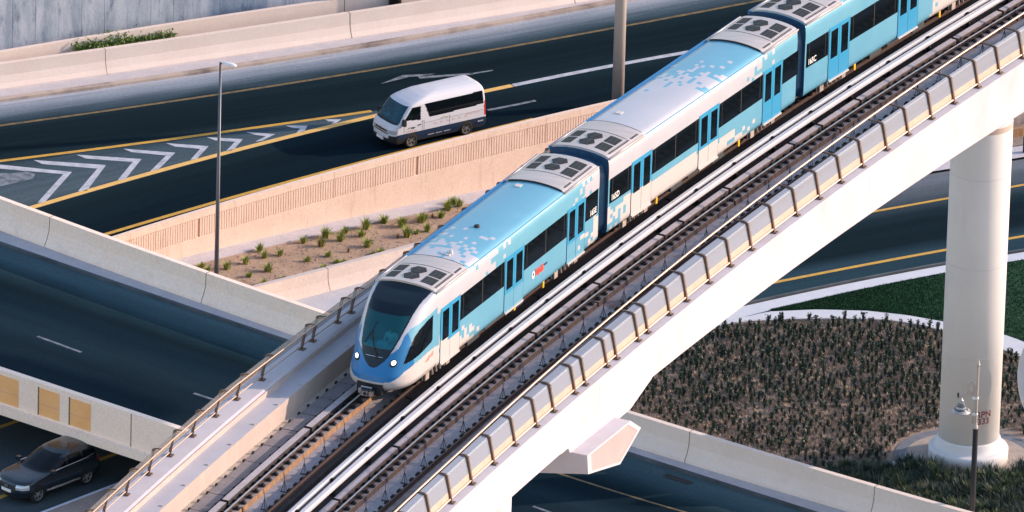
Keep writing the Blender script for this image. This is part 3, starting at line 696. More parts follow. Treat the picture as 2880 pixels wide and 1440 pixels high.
# little brown walls in the far verge
for k, (o, hgt) in enumerate(((-2.2, 0.35), (-3.4, 0.5))):
    b = MB(); sweep(b, offset(path(fFar, 2560, 3300, 0, 40), o, 0), [(0, 0.2 + hgt), (0, 0), (-0.25, 0), (-0.25, 0.2 + hgt)])
    tag(b.build('low_wall', 'plinth_top' if k else 'plinth'), ('low reddish brown wall beyond the far road at the upper corner', 'pale low wall behind the reddish one beyond the far road')[k], 'wall')
bp_ = at(2884, 428, 0.1)
t = thing('bollard', 'dark bollard beyond the far road at the right edge', 'bollard', bp_)
b = MB(); b.lathe([(0, 0), (0.13, 0), (0.13, 0.75), (0.1, 0.82), (0.1, 0.9), (0.06, 0.97), (0, 0.98)], 16, bp_); b.build('post', 'black', t, smooth=False)
b = MB(); b.lathe([(0.05, 0.6), (0.137, 0.6), (0.137, 0.68), (0.05, 0.68)], 16, bp_); b.build('band', 'galv', t)
# grass wedge
gtop = path(fKl, 2100, XR1, 0.1, 40)
glow = [(2100, 890), (2160, 876), (2300, 870), (2440, 874), (2550, 886), (2652, 904), (2740, 921), (2825, 941), (2864, 955), (3000, 1010), (3200, 1110), (3500, 1290)]
plow = [(1960, 935), (2020, 916), (2100, 903), (2230, 897), (2356, 895), (2495, 899), (2580, 911), (2655, 930), (2740, 953), (2822, 983), (2859, 997), (2990, 1060), (3150, 1160), (3300, 1280)]
def plin(pts):
    def f(x):
        for a, c in zip(pts, pts[1:]):
            if x <= c[0]: break
        u = (x - a[0]) / (c[0] - a[0]); return a[1] + (c[1] - a[1]) * u
    return f
gl = plin(glow); pf = plin(plow)
b = MB(); b.ribbon([at(x, min(fKl(x), gl(x) - 1), 0.09) for x in frange(2110, 3400, 30)], [at(x, gl(x), 0.09) for x in frange(2110, 3400, 30)], rows=3)
tag(b.build('lawn', 'grass'), kind='structure')
b = MB()
for _ in range(26000):
    x = 2150 + R_() * 760; ya = fKl(x); yb = gl(x)
    if yb - ya < 4: continue
    p = at(x, ya + 2 + (yb - ya - 3) * R_(), 0.09); a = R_() * 6.28; hgt = 0.05 + R_() * 0.07
    dx = Vector((math.cos(a), math.sin(a), 0)) * 0.022
    b.add([p - dx, p + dx, p + Vector((R_() - .5, R_() - .5, 0)) * 0.06 + Vector((0, 0, hgt))], [(0, 1, 2)], 0)
tag(b.build('lawn_blades', 'grass'), kind='stuff')
# curved path round the bed
A = [at(x, gl(max(x, 2101)) if x > 2100 else 890 + (2100 - x) * 0.16, 0.12) for x in frange(1960, 3280, 30)]
B = [at(x, pf(x), 0.12) for x in frange(1960, 3280, 30)]
b = MB(); b.ribbon(A, B); tag(b.build('garden_path', 'kerb_pale'), kind='structure')
b = MB(); sweep(b, B, [(0.05, 0.14), (0.05, -0.05), (-0.06, -0.05), (-0.06, 0.14)]); tag(b.build('path_edging', 'pavement'), kind='structure')
# bed
b = MB()
xs = frange(1500, 3280, 40)
b.ribbon([at(x, (pf(x) if x > 1960 else 935 + (1960 - x) * 0.3), 0.02) for x in xs], [p for p in [at(x, fFB(x) + 60, 0.02) for x in xs]], rows=6)
tag(b.build('planting_bed', 'bed_soil'), kind='structure')

# ------------------------------------------------------------------ viaduct frame of reference
ZR = 21.0                                   # top of rail
GP = Vector((-6.638445911126842, -77.40127499149884)); GD = Vector((0.44883273078240377, 0.8936157897991789)); GN = Vector((GD.y, -GD.x))
C2, C1, C0 = 0.001302570364313073, -0.08393673431183092, 0.023301655354089092
def G(t, v, h):
    f = C2 * t * t + C1 * t + C0; fp = 2 * C2 * t + C1
    tn = (GD + GN * fp).normalized(); nn = Vector((tn.y, -tn.x))
    p = GP + GD * t + GN * f + nn * v
    return Vector((p.x, p.y, ZR + h))
def gt(x, y, h):
    """(t, v) of the traced point on the level h"""
    p = at(x, y, ZR + h); p = Vector((p.x, p.y)); t = (p - GP).dot(GD); v = 0
    for _ in range(30):
        fp = 2 * C2 * t + C1; tn = (GD + GN * fp).normalized(); c = G(t, 0, 0); c = Vector((c.x, c.y))
        t += (p - c).dot(tn) * 0.95; v = (p - c).dot(Vector((tn.y, -tn.x)))
    return t, v
T0, T1 = -14.0, 84.0
TS = frange(T0, T1, 1.4)
def gloft(mb, prof, t0=T0, t1=T1, mi=0, st=1.4):
    fn = prof if callable(prof) else (lambda t: prof)
    mb.loft([[G(t, v, h) for v, h in fn(t)] for t in frange(t0, t1, st)], mi=mi)
def gbox(mb, t0, t1, v0, v1, h0, h1, mi=0, st=1.4):
    gloft(mb, [(v0, h0), (v1, h0), (v1, h1), (v0, h1)], t0, t1, mi, st)
def kk(t): return min(max((t - 18) / 38, 0.0), 1.5)
HF = 0.85
def vF(t): return 4.45 - 0.42 * kk(t)        # feet of the windscreen posts
def vTop(t): return vF(t) + 0.27
def hB(t): return -1.12 - 0.5 * kk(t)

viaduct = thing('viaduct', 'white concrete railway viaduct carrying the blue train and its two tracks', 'viaduct', (G(20, -1.3, 0).x, G(20, -1.3, 0).y, 0))
b = MB()
gloft(b, lambda t: [(vTop(t), HF), (vTop(t), HF - 0.1), (vTop(t) + 0.02, hB(t) + 0.12), (vTop(t) - 0.1, hB(t)), (2.6, hB(t) - 0.35), (-1.3, hB(t) - 0.5), (-5.6, hB(t) - 0.35), (-7.65, hB(t)), (-7.72, HF - 0.05), (-7.65, HF),
                    (-6.72, HF), (-6.62, HF - 0.06), (-6.58, 0.55), (-5.76, 0.55), (-5.76, -0.4), (vF(t) - 0.35, -0.4), (vF(t) - 0.35, HF)],
      mi=[0] * 10 + [0, 0, 2, 2, 1, 0, 0])
b.build('girder', ['white_conc', 'deck_conc', 'deck_conc'], viaduct)
# deck finishes : floor, walkway, wall faces
b = MB(); gbox(b, T0, T1, -5.72, 3.9, -0.42, -0.385); b.build('deck_floor', 'deck_conc', viaduct)
b = MB(); gbox(b, T0, T1, -6.6, -5.752, 0.5, 0.565); b.build('walkway', 'deck_pale', viaduct)
b = MB(); gbox(b, T0, T1, -5.765, -5.735, -0.39, 0.56); b.build('walkway_wall', 'deck_tan', viaduct)
b = MB(); gbox(b, T0, T1, -6.6, -6.555, 0.56, 0.80); b.build('walkway_curb', 'deck_tan', viaduct)
b = MB(); gbox(b, T0, T1, -5.74, -5.42, -0.39, -0.26); b.build('ledge', 'ledge', viaduct)
b = MB(); gbox(b, T0, T1, -4.68, -4.18, -0.386, -0.372); gbox(b, T0, T1, -1.62, -0.58, -0.386, -0.372); b.build('shade_strip', 'plinth_shade_soil', viaduct)  # thin dark strips painted in for the shade on the deck floor
# trough lids with open joints, one run
b = MB(); t = T0
while t < T1:
    l = 1.75; gbox(b, t, t + l - 0.05, -5.40, -4.74, -0.39, -0.2 + random.uniform(-0.012, 0.012), 0, 1.8); t += l
b.build('trough_lid', 'slab', viaduct)
b = MB(); gbox(b, T0, T1, -5.36, -4.78, -0.39, -0.3); b.build('trough_base', 'black', viaduct)
# small lifting studs along the lids
b = MB(); t = T0
while t < T1:
    for v in (-5.46, -4.70): gbox(b, t, t + 0.12, v - 0.04, v + 0.04, -0.39, -0.16, 0, 1)
    t += 0.87
o = b.build('lid_stud', 'fastener', viaduct); o['kind'] = 'stuff'
# scuppers on the walkway edge
b = MB(); t = -6.2
for t in frange(-8, 14, 2.2):
    b = MB(); gbox(b, t, t + 0.06, -5.95, -5.8, 0.565, 0.60, 0, 1); b.build('walkway_clip', 'deck_tan', viaduct)

# piers ---------------------------------------------------------------
def pier(name, label, base, top, rc=1.33, drum=True, neck=None):
    t = thing(name, label, 'pier', base)
    b = MB(); prof = [(rc, 0.8 if drum else 0.0), (rc, top - base.z - 1.35)]
    if drum: prof = [(0, 0.75)] + prof
    else: prof = [(0, 0)] + prof
    prof += [(rc * 0.985, top - base.z - 1.32), (rc * 0.985, top - base.z - 1.28), (rc, top - base.z - 1.25), (rc, top - base.z - 1.0), (rc * 0.92, top - base.z - 0.95), (rc * 0.92, top - base.z)]
    b.lathe(prof, 64, base); b.build('column', 'pier_conc', t, smooth=False)
    for p in t.children[-1].data.polygons: p.use_smooth = abs(p.normal.z) < 0.5
    if drum:
        b = MB(); b.lathe([(0, 0), (1.75, 0), (1.75, 0.52), (1.73, 0.58), (1.66, 0.64), (1.55, 0.66), (1.46, 0.72), (1.41, 0.86), (1.385, 1.05), (1.36, 1.12), (0, 1.12)], 64, base)
        o = b.build('drum_base', 'pier_conc', t)
        for p in o.data.polygons: p.use_smooth = abs(p.normal.z) < 0.95
    return t
pb = at(2722, 1287, 0.03)
PR = pier('viaduct_pier', 'round white pier with a drum base standing on the circle of brick paving', pb, ZR - 1.95)
for zz_ in (5.2, 9.4, 13.6):
    b = MB(); b.lathe([(1.32, 0), (1.3325, 0.0), (1.3325, 0.018), (1.32, 0.018)], 64, pb + Vector((0, 0, zz_))); b.build('form_seam', 'deck_pale', PR)
b = MB(); b.lathe([(1.32, 0), (1.336, 0.0), (1.336, 0.26), (1.32, 0.26)], 64, pb + Vector((0, 0, 15.75))); b.build('collar', 'deck_tan', PR)
# left pier under the hammerhead cap, found on the viaduct axis
tl, _ = gt(1345, 1180, 0)
def capray(x, y, vc, t0):
    p0 = G(t0, vc, 0); n3 = (G(t0, vc + 1, 0) - p0).normalized(); d = ray(x, y)
    return CAM + d * ((p0 - CAM).dot(n3) / d.dot(n3))
t_cap = gt(1722, 1255, -1.9)[0]
vc = 5.35
t_cap = None
best = None
for k in range(0, 240):
    tt = -4 + k * 0.1
    p = capray(1722, 1255, vc, tt); q = G(tt, vc, 0)
    dd = (Vector((p.x, p.y)) - Vector((q.x, q.y))).length
    if best is None or dd < best[0]: best = (dd, tt, p.z - ZR)
t_cap = best[1]
pc = G(t_cap, -0.48, 0)
PL = pier('viaduct_pier', 'white pier with a pink ended hammerhead cap below the viaduct', Vector((pc.x, pc.y, -8)), ZR - 2.6, rc=1.33, drum=False)
capz = [(650, 500), (742, 560), (562, 875), (285, 962), (277, 800)]
cp = [capray(1560 + x / 3.0675, 1020 + y / 3.0675, vc, t_cap) for x, y in capz]
nc = (G(t_cap, vc - 1, 0) - G(t_cap, vc, 0)).normalized()
mid = sum(cp, Vector((0, 0, 0))) / 5
b = MB()
far_ = [p + nc * 13.3 for p in cp]
deep = lambda P, k: [Vector((p.x, p.y, p.z - (k if i in (2, 3) else 0))) for i, p in enumerate(P)]
s0 = cp; s1 = deep([p + nc * 4.2 for p in cp], 0.75); s2 = deep([p + nc * 9.1 for p in cp], 0.75); s3 = far_
b.loft([s0, s1, s2, s3]); b.build('cap', 'white_conc', PL)
def inset(P, f, out): return [mid + (p - mid) * f - nc * out for p in P]
b = MB(); fr = []
o1 = inset(cp, 1.0, 0.02); i1 = inset(cp, 0.86, 0.02); i0 = inset(cp, 0.86, -0.02)
for i in range(5):
    j = (i + 1) % 5
    b.add([o1[i], o1[j], i1[j], i1[i]], [(0, 1, 2, 3)]); b.add([o1[i], o1[j], cp[j], cp[i]], [(0, 1, 2, 3)])
b.build('cap_rim', 'white_conc', PL)
b = MB(); b.add(inset(cp, 0.87, 0.006), [(0, 1, 2, 3, 4)]); b.build('cap_face', 'pink_panel', PL)
# deeper girder block over that pier
ta = gt(1842, 1061, -1.16)[0]; tb = gt(1584, 1279, -1.12)[0]
b = MB(); secs = []
for t_, dp in ((tb, 0.02), (tb + 0.75, 0.03), (tb + 1.2, 0.62), (ta - 2.2, 0.62), (ta - 0.1, 0.02)):
    v1 = vTop(t_) - 0.06
    secs.append([G(t_, v1, hB(t_) + 0.25), G(t_, v1 - 0.02, hB(t_) - dp), G(t_, -7.4, hB(t_) - dp), G(t_, -7.5, hB(t_) + 0.25)])
b.loft(secs); b.build('pier_segment', 'white_conc', viaduct)
# hairline joints of the girder segments on the outer face
for (x, y) in ((1840, 900), (1660, 1060), (2060, 745), (2450, 470), (1400, 1290)):
    t_ = gt(x, y, HF)[0]
    b = MB(); b.loft([[G(t_ + s, vTop(t_) + 0.002, HF - 0.12), G(t_ + s, vTop(t_) + 0.022, hB(t_) + 0.14), G(t_ + s, vTop(t_) - 0.05, hB(t_) + 0.14), G(t_ + s, vTop(t_) - 0.05, HF - 0.12)] for s in (-0.014, 0.014)])
    b.build('segment_joint', 'ledge', viaduct)

# pier number
def text_mesh(txt, size, bend=None, ext=0.0):
    cu = bpy.data.curves.new('lettering', 'FONT'); cu.body = txt; cu.size = size; cu.align_x = 'CENTER'; cu.extrude = ext; cu.space_line = 0.82
    cu.offset = size * 0.018
    o = bpy.data.objects.new('lettering', cu); COL.objects.link(o)
    dg = bpy.context.evaluated_depsgraph_get(); me = bpy.data.meshes.new_from_object(o.evaluated_get(dg))
    vs = [v.co.copy() for v in me.vertices]; fs = [tuple(p.vertices) for p in me.polygons]
    bpy.data.objects.remove(o); bpy.data.curves.remove(cu); bpy.data.meshes.remove(me)
    return vs, fs
vs, fs = text_mesh('RPN\n333', 0.40)
pc2 = proj(pb + Vector((0, 0, 2)))
phi0 = None
for k in range(361):
    a = -math.pi + k * math.pi / 180
    p = pb + Vector((1.34 * math.cos(a), 1.34 * math.sin(a), 2.4))
    if math.sin(a) < 0 and (phi0 is None or abs(proj(p)[0] - 2767) < phi0[0]): phi0 = (abs(proj(p)[0] - 2767), a)
zc = 2.4
for k in range(200):
    zc = 1 + k * 0.02
    if proj(pb + Vector((1.34 * math.cos(phi0[1]), 1.34 * math.sin(phi0[1]), zc)))[1] < 1176: break
b = MB(); b.add([pb + Vector((1.338 * math.cos(phi0[1] + x.x / 1.34), 1.338 * math.sin(phi0[1] + x.x / 1.34), zc + 0.02 + x.y)) for x in vs], fs)
b.build('pier_number', 'maroon', PR)

# paving round the pier, concentric courses
b = MB()
def ring(mb, c, r0, r1, z, mi, n=72):
    c0 = Vector((c.x, c.y, 0))
    mb.loft([[c0 + Vector((r * math.cos(2 * math.pi * k / n), r * math.sin(2 * math.pi * k / n), q)) for k in range(n)] for r, q in ((r0, z - 0.05), (r0, z), (r1, z), (r1, z - 0.05))], caps=False, mi=mi)
r = 1.7
while r < 2.74: ring(b, pb, r, r + 0.125, 0.045 + random.uniform(-0.003, 0.003), 0); r += 0.14
ring(b, pb, 2.76, 3.08, 0.05, 1); ring(b, pb, 3.09, 3.22, 0.055, 1)
ring(b, pb, 1.3, 3.2, 0.03, 3)
tag(b.build('brick_paving', ['paving', 'paving_blue', 'kerb_pale', 'bed_soil']), kind='structure')
b = MB(); b.sheet(px_poly([(2300, 1330), (2395, 1318), (2470, 1306), (2530, 1293), (2530, 1308), (2475, 1322), (2400, 1332), (2310, 1344)], 0.04)); tag(b.build('garden_path', 'kerb_pale'), kind='structure')
b = MB(); b.sheet(px_poly([(2815, 1262), (2850, 1240), (2890, 1226), (2960, 1215), (2960, 1290), (2880, 1292), (2840, 1282)], 0.04)); tag(b.build('garden_path', 'paving'), kind='structure')

# tracks --------------------------------------------------------------
def rail_geo(mb, v, t0=T0, t1=T1):
    gloft(mb, [(v - 0.07, -0.172), (v + 0.07, -0.172), (v + 0.07, -0.15), (v + 0.012, -0.13), (v + 0.012, -0.045), (v + 0.037, -0.03), (v + 0.037, -0.003), (v - 0.037, -0.003), (v - 0.037, -0.03), (v - 0.012, -0.045), (v - 0.012, -0.13), (v - 0.07, -0.15)],
          t0, t1, mi=[0, 0, 0, 0, 0, 0, 1, 0, 0, 0, 0, 0])
def track(label, vf, gap_ts, gap_up, mats, fs=0.62):
    """vf = far rail ; the near rail 1.5 m to the camera's side"""
    g = G(10, vf + 0.75, -0.4)
    t = thing('railway_track', label, 'railway track', g)
    for q, v in enumerate((vf, vf + 1.5)):
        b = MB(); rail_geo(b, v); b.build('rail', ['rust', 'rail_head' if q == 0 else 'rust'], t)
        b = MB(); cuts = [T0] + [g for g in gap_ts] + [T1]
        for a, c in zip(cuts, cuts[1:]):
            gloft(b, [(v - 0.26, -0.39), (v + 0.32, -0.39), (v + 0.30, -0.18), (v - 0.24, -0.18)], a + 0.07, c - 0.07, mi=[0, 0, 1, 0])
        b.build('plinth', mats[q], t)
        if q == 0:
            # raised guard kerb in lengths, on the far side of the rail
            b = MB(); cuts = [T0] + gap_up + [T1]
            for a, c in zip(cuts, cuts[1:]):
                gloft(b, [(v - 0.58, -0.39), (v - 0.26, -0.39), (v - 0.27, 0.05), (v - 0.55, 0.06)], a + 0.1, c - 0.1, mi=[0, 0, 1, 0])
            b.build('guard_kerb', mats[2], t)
        near_ts = frange(-6, 70, fs)
        proto = None; rest = MB(); n_ind = 0
        for side in (1, -1):
            if q == 1 and side == 1: continue
            for tt in near_ts:
                def fgeo(mb):
                    c = v + side * 0.17
                    gbox(mb, tt - 0.075, tt + 0.075, c - 0.10, c + 0.10, -0.185, -0.10, 0, 1)
                    gbox(mb, tt - 0.05, tt + 0.05, c - 0.055, c + 0.055, -0.1, -0.035, 0, 1)
                if q == 0 and side == 1 and n_ind < 98 and -3 < tt < 58:
                    mb = MB(); fgeo(mb); mb.build('rail_fastener', 'fastener', t); n_ind += 1
                else: fgeo(rest)
        o = rest.build('rail_fastener', 'fastener', t); o['kind'] = 'stuff'
    return t
gR = [gt(2040, 575, -0.4)[0], gt(2352, 375, -0.4)[0], gt(1414, 1075, -0.4)[0], gt(2848, 60, -0.4)[0], gt(1700, 840, -0.4)[0] - 1.0, -7.0]
gR = sorted(g for g in gR if T0 < g < T1)
gU = sorted([gt(1111, 1256, 0.05)[0], gt(945, 1405, 0.05)[0], gt(1676, 797, 0.05)[0], gt(1498, 936, 0.05)[0], gt(1857, 660, 0.05)[0], gt(1913, 622, 0.05)[0], gt(2037, 528, 0.05)[0], gt(2223, 404, 0.05)[0], gt(2305, 352, 0.05)[0], gt(2410, 280, 0.05)[0], gt(2675, 106, 0.05)[0], gt(2812, 30, 0.05)[0], -4, 68, 75])
track('empty railway track beside the train, its plinths stained rusty brown', 0.0, gR, gU, (['plinth_dark', 'plinth_top'], ['plinth_dark', 'plinth_top'], ['plinth_dark', 'kerb_top']))
gL = sorted([gt(663, 1440, -0.4)[0], -2.0, 12.0, 24.0, 36.0, 50.0, 64.0])
track('railway track running under the train out past its front', -3.9, gL, [-9, -1, 7, 15, 23, 31, 39, 47, 55, 63], (['plinth', 'plinth_top'], ['plinth_shade_soil', 'plinth_shade_soil'], ['plinth_shade_soil', 'kerb_top']))
# covered conductor rails
def power_rail(label, v, h, matn, wdt, insul):
    t = thing('conductor_rail', label, 'power rail', G(10, v, -0.38))
    b = MB(); hw = wdt / 2; cuts = [T0] + sorted(insul[1]) + [T1]
    for a, c in zip(cuts, cuts[1:]):
        gloft(b, [(v - hw, h - 0.09), (v + hw, h - 0.09), (v + hw, h + 0.03), (v + hw * 0.7, h + 0.09), (v - hw * 0.7, h + 0.09), (v - hw, h + 0.03)], a + 0.015, c - 0.015)
    b.build('cover', matn, t)
    b = MB(); gbox(b, T0, T1, v - 0.05, v + 0.05, h - 0.2, h - 0.092); b.build('contact_rail', 'rust', t)
    for tt in frange(-8, 64, 3.4):
        b = MB(); gbox(b, tt - 0.06, tt + 0.06, v + insul[0] - 0.05, v + insul[0] + 0.05, -0.38, h + 0.05, 0, 1); gbox(b, tt - 0.16, tt + 0.16, v - 0.1, v + 0.14, -0.39, -0.3, 0, 1)
        b.build('insulator', 'fastener', t)
power_rail('pale covered conductor rail closer to the train', -1.30, 0.28, 'cover_shaded', 0.19, (0.17, [12.3, 25.8, 40.0, 53]))
power_rail('broad white covered conductor rail nearer the empty track', -0.86, 0.28, 'cover', 0.25, (-0.2, [gt(1237, 1110, 0.3)[0], gt(1833, 640, 0.3)[0], gt(1480, 905, 0.3)[0], gt(2240, 358, 0.3)[0]]))
# little cable brackets standing on the deck between the rails
n = 0
def cable_bracket(tt, v, k):
    t = MB(); d = 0.012
    a0 = G(tt - 0.0, v - 0.13, -0.385); a1 = G(tt, v + 0.13, -0.385); top = G(tt, v, 0.12)
    t.tube([a0, top], d, 5); t.tube([a1, top], d, 5); t.tube([G(tt, v, -0.385), G(tt, v, 0.3)], d, 5)
    gbox(t, tt - 0.03, tt + 0.03, v - 0.16, v + 0.16, -0.385, -0.36, 0, 1)
    return t
def bracket_row(v, ts, label, group):
    for tt in ts:
        mb = cable_bracket(tt, v, 0); o = mb.build('cable_bracket', 'black')
        tag(o, label, 'bracket', group)
bracket_row(0.98, frange(-5, 62, 1.94), 'thin black cable bracket on the deck beside the empty track', 'cable brackets beside the empty track')
bracket_row(-2.93, frange(-6, 9.4, 1.94), 'thin black cable bracket on the deck ahead of the train', 'cable brackets ahead of the train')

# windscreen fences ---------------------------------------------------
feetR = [(1262, 1413), (1321, 1360), (1382, 1304), (1443, 1251), (1501, 1198), (1549, 1156), (1613, 1106), (1638, 1081), (1700, 1030), (1728, 1008), (1792, 958), (1817, 935), (1882, 885), (1929, 846), (1991, 795), (2052, 748), (2112, 702), (2177, 654), (2241, 606), (2305, 559), (2367, 514), (2428, 470), (2495, 422), (2557, 380), (2624, 335), (2685, 291), (2752, 246), (2817, 207)]
tR = [gt(x, y, HF)[0] for x, y in feetR]
while tR[0] > -9: tR.insert(0, tR[0] - 2.1)
while tR[-1] < 74: tR.append(tR[-1] + 2.1)
def vTube(t): return 3.86 - 0.9 * min(max((t - 3) / 57, 0), 1.4)
def fence(label, ts, vfoot, vbend, vtube, sgn, low=True, th=1.0, rm='handrail', pm='panel'):
    g = G(20, vfoot(20), HF)
    t = thing('windscreen_fence', label, 'fence', g)
    H1 = 1.08
    for tt in ts:
        b = MB(); f, bd, tu = vfoot(tt), vbend(tt), vtube(tt)
        def bar(p, q, wt, wv):
            d = (q - p).normalized(); along = (G(tt + 1, f, 0) - G(tt, f, 0)).normalized(); s_ = d.cross(along).normalized()
            b.obox((p + q) / 2, along * wt, s_ * wv, d * ((q - p).length / 2))
        P0, P1, P2 = G(tt, f, HF), G(tt, bd, HF + H1 + 0.04), G(tt, bd + (tu - bd) * 0.30, HF + H1 + 0.09)
        P3 = G(tt, tu, HF + H1 + 0.10)
        bar(P0, P1, 0.05 * th, 0.075 * th); bar(P1, P2, 0.045 * th, 0.05 * th); bar(P2, P3, 0.03 * th, 0.03 * th)
        gbox(b, tt - 0.12, tt + 0.12, f - 0.16, f + 0.16, HF, HF + 0.05, 0, 1)
        b.build('post', 'bronze', t)
    b = MB(); b.tube([G(tt, vtube(tt), HF + H1 + 0.13) for tt in frange(ts[0], ts[-1], 1.4)], 0.045 * th, 8); b.build('handrail', rm, t, smooth=True)
    b = MB(); b.tube([G(tt, vfoot(tt) - 0.02 * sgn, HF + 0.16) for tt in frange(ts[0], ts[-1], 1.4)], 0.045 * th, 8); b.build('lower_rail', rm, t, smooth=True)
    for a, c in zip(ts, ts[1:]):
        b = MB(); secs = []
        for tt in frange(a + 0.07, c - 0.07, 0.7):
            f, bd, tu = vfoot(tt), vbend(tt), vtube(tt); wtop = min(0.36, abs(tu - bd) * 0.8) * (1.0 if tt < 26 else max(0.35, 1.0 - (tt - 26) / 30))
            Q = [(f + (bd - f) * 0.42, HF + 0.45), (bd - 0.01 * sgn, HF + H1 - 0.03), (bd - 0.05 * sgn, HF + H1 + 0.03), (bd - wtop * sgn, HF + H1 + 0.08)]
            secs.append([G(tt, v, h) for v, h in Q])
        b.loft(secs, closed=False); b.build('clear_panel', pm, t)
        if low:
            b = MB(); secs = []
            for tt in frange(a + 0.07, c - 0.07, 0.7):
                f, bd = vfoot(tt), vbend(tt)
                secs.append([G(tt, f + (bd - f) * 0.15 - 0.012, HF + 0.16), G(tt, f + (bd - f) * 0.42, HF + 0.45), G(tt, f + (bd - f) * 0.42 - 0.03, HF + 0.45), G(tt, f + (bd - f) * 0.15 - 0.05, HF + 0.16)])
            b.loft(secs); b.build('lit_through_band', 'panel_lit_low', t)  # added opaque band, coloured as the lit deck seen through the sheet
    return t
fence('curved clear windscreen fence along the near edge of the viaduct', tR, vF, lambda t: vF(t) - 0.23, vTube, 1)
def dl(t): return 0.40 * min(max((t - 5) / 14, 0.0), 1.0)
feetL = [(420, 1335), (479, 1282), (542, 1227), (608, 1171), (669, 1124)]
tL = [gt(x, y, HF)[0] for x, y in feetL]
for (x, y) in ((840, 981), (874, 959), (935, 905), (974, 877)): tL.append(gt(x, y, HF)[0])
tL.insert(5, tL[4] + 2.2)
tL = sorted(tL)
while tL[0] > -9: tL.insert(0, tL[0] - 2.15)
while tL[-1] < 74: tL.append(tL[-1] + (2.15 if len(tL) % 4 else 1.0))
fence('windscreen fence along the far edge of the viaduct, seen from behind', tL, lambda t: -7.32 + dl(t), lambda t: -7.10 + dl(t), lambda t: -6.72 + dl(t) * 1.3, -1, low=False, th=0.7, rm='rail_tan', pm='panel_tan')

# ------------------------------------------------------------------ people (continuous skinned bodies)
def person(name, label, loc, rotz, cloth, sc=1.0):
    """seated figure facing local -Y, hands on the lap; hips at the origin"""
    J = {'pelvis': (0, 0, 0, .13), 'belly': (0, 0, .2, .125), 'chest': (0, -.02, .40, .14), 'neck': (0, -.03, .55, .055), 'head': (0, -.05, .66, .095), 'crown': (0, -.04, .76, .085)}
    for s, k in ((-1, 'l'), (1, 'r')):
        J['sh' + k] = (s * .19, -.01, .47, .065); J['el' + k] = (s * .25, -.10, .22, .045); J['wr' + k] = (s * .15, -.32, .12, .032)
        J['ha' + k] = (s * .11, -.40, .11, .04)
        J['hip' + k] = (s * .10, -.03, -.02, .095); J['kn' + k] = (s * .13, -.46, .0, .07); J['an' + k] = (s * .13, -.44, -.40, .048); J['ft' + k] = (s * .14, -.60, -.44, .045)
        for f in range(4): J['fi%d%s' % (f, k)] = (s * (.085 + .018 * f), -.46 - .012 * (f in (1, 2)), .095, .0095)
        J['th' + k] = (s * .065, -.41, .10, .011)
    E = [('pelvis', 'belly'), ('belly', 'chest'), ('chest', 'neck'), ('neck', 'head'), ('head', 'crown')]
    for k in 'lr':
        E += [('chest', 'sh' + k), ('sh' + k, 'el' + k), ('el' + k, 'wr' + k), ('wr' + k, 'ha' + k), ('pelvis', 'hip' + k), ('hip' + k, 'kn' + k), ('kn' + k, 'an' + k), ('an' + k, 'ft' + k), ('ha' + k, 'th' + k)]
        E += [('ha' + k, 'fi%d%s' % (f, k)) for f in range(4)]
    names = list(J); ix = {n_: i for i, n_ in enumerate(names)}
    me = bpy.data.meshes.new(name); me.from_pydata([J[n_][:3] for n_ in names], [(ix[a], ix[c]) for a, c in E], [])
    o = bpy.data.objects.new(name, me); COL.objects.link(o)
    sk = o.modifiers.new('skin', 'SKIN'); sk.use_smooth_shade = True
    for n_, sv in zip(names, me.skin_vertices[0].data): sv.radius = (J[n_][3], J[n_][3]); sv.use_root = n_ == 'pelvis'
    sub = o.modifiers.new('subsurf', 'SUBSURF'); sub.levels = 1; sub.render_levels = 1
    me.materials.append(M_[cloth])
    dg = bpy.context.evaluated_depsgraph_get(); m2 = bpy.data.meshes.new_from_object(o.evaluated_get(dg))
    o.modifiers.clear(); o.data = m2; m2.materials.clear(); m2.materials.append(M_[cloth]); m2.materials.append(M_['skin'])
    for p in m2.polygons:
        c = p.center
        if c.z > .55 or (c.y < -.36 and c.z > .04): p.material_index = 1
    o.location = loc; o.rotation_euler = (0, 0, rotz); o.scale = (sc,) * 3
    tag(o, label, 'person')
    h = MB()
    h.lathe([(0, .80), (.05, .795), (.085, .77), (.105, .72), (.108, .66), (.09, .66), (.09, .7), (0, .74)], 14, (0, -.035, 0))
    hh = h.build('hair', 'hair', local=True); hh.parent = o
    return o

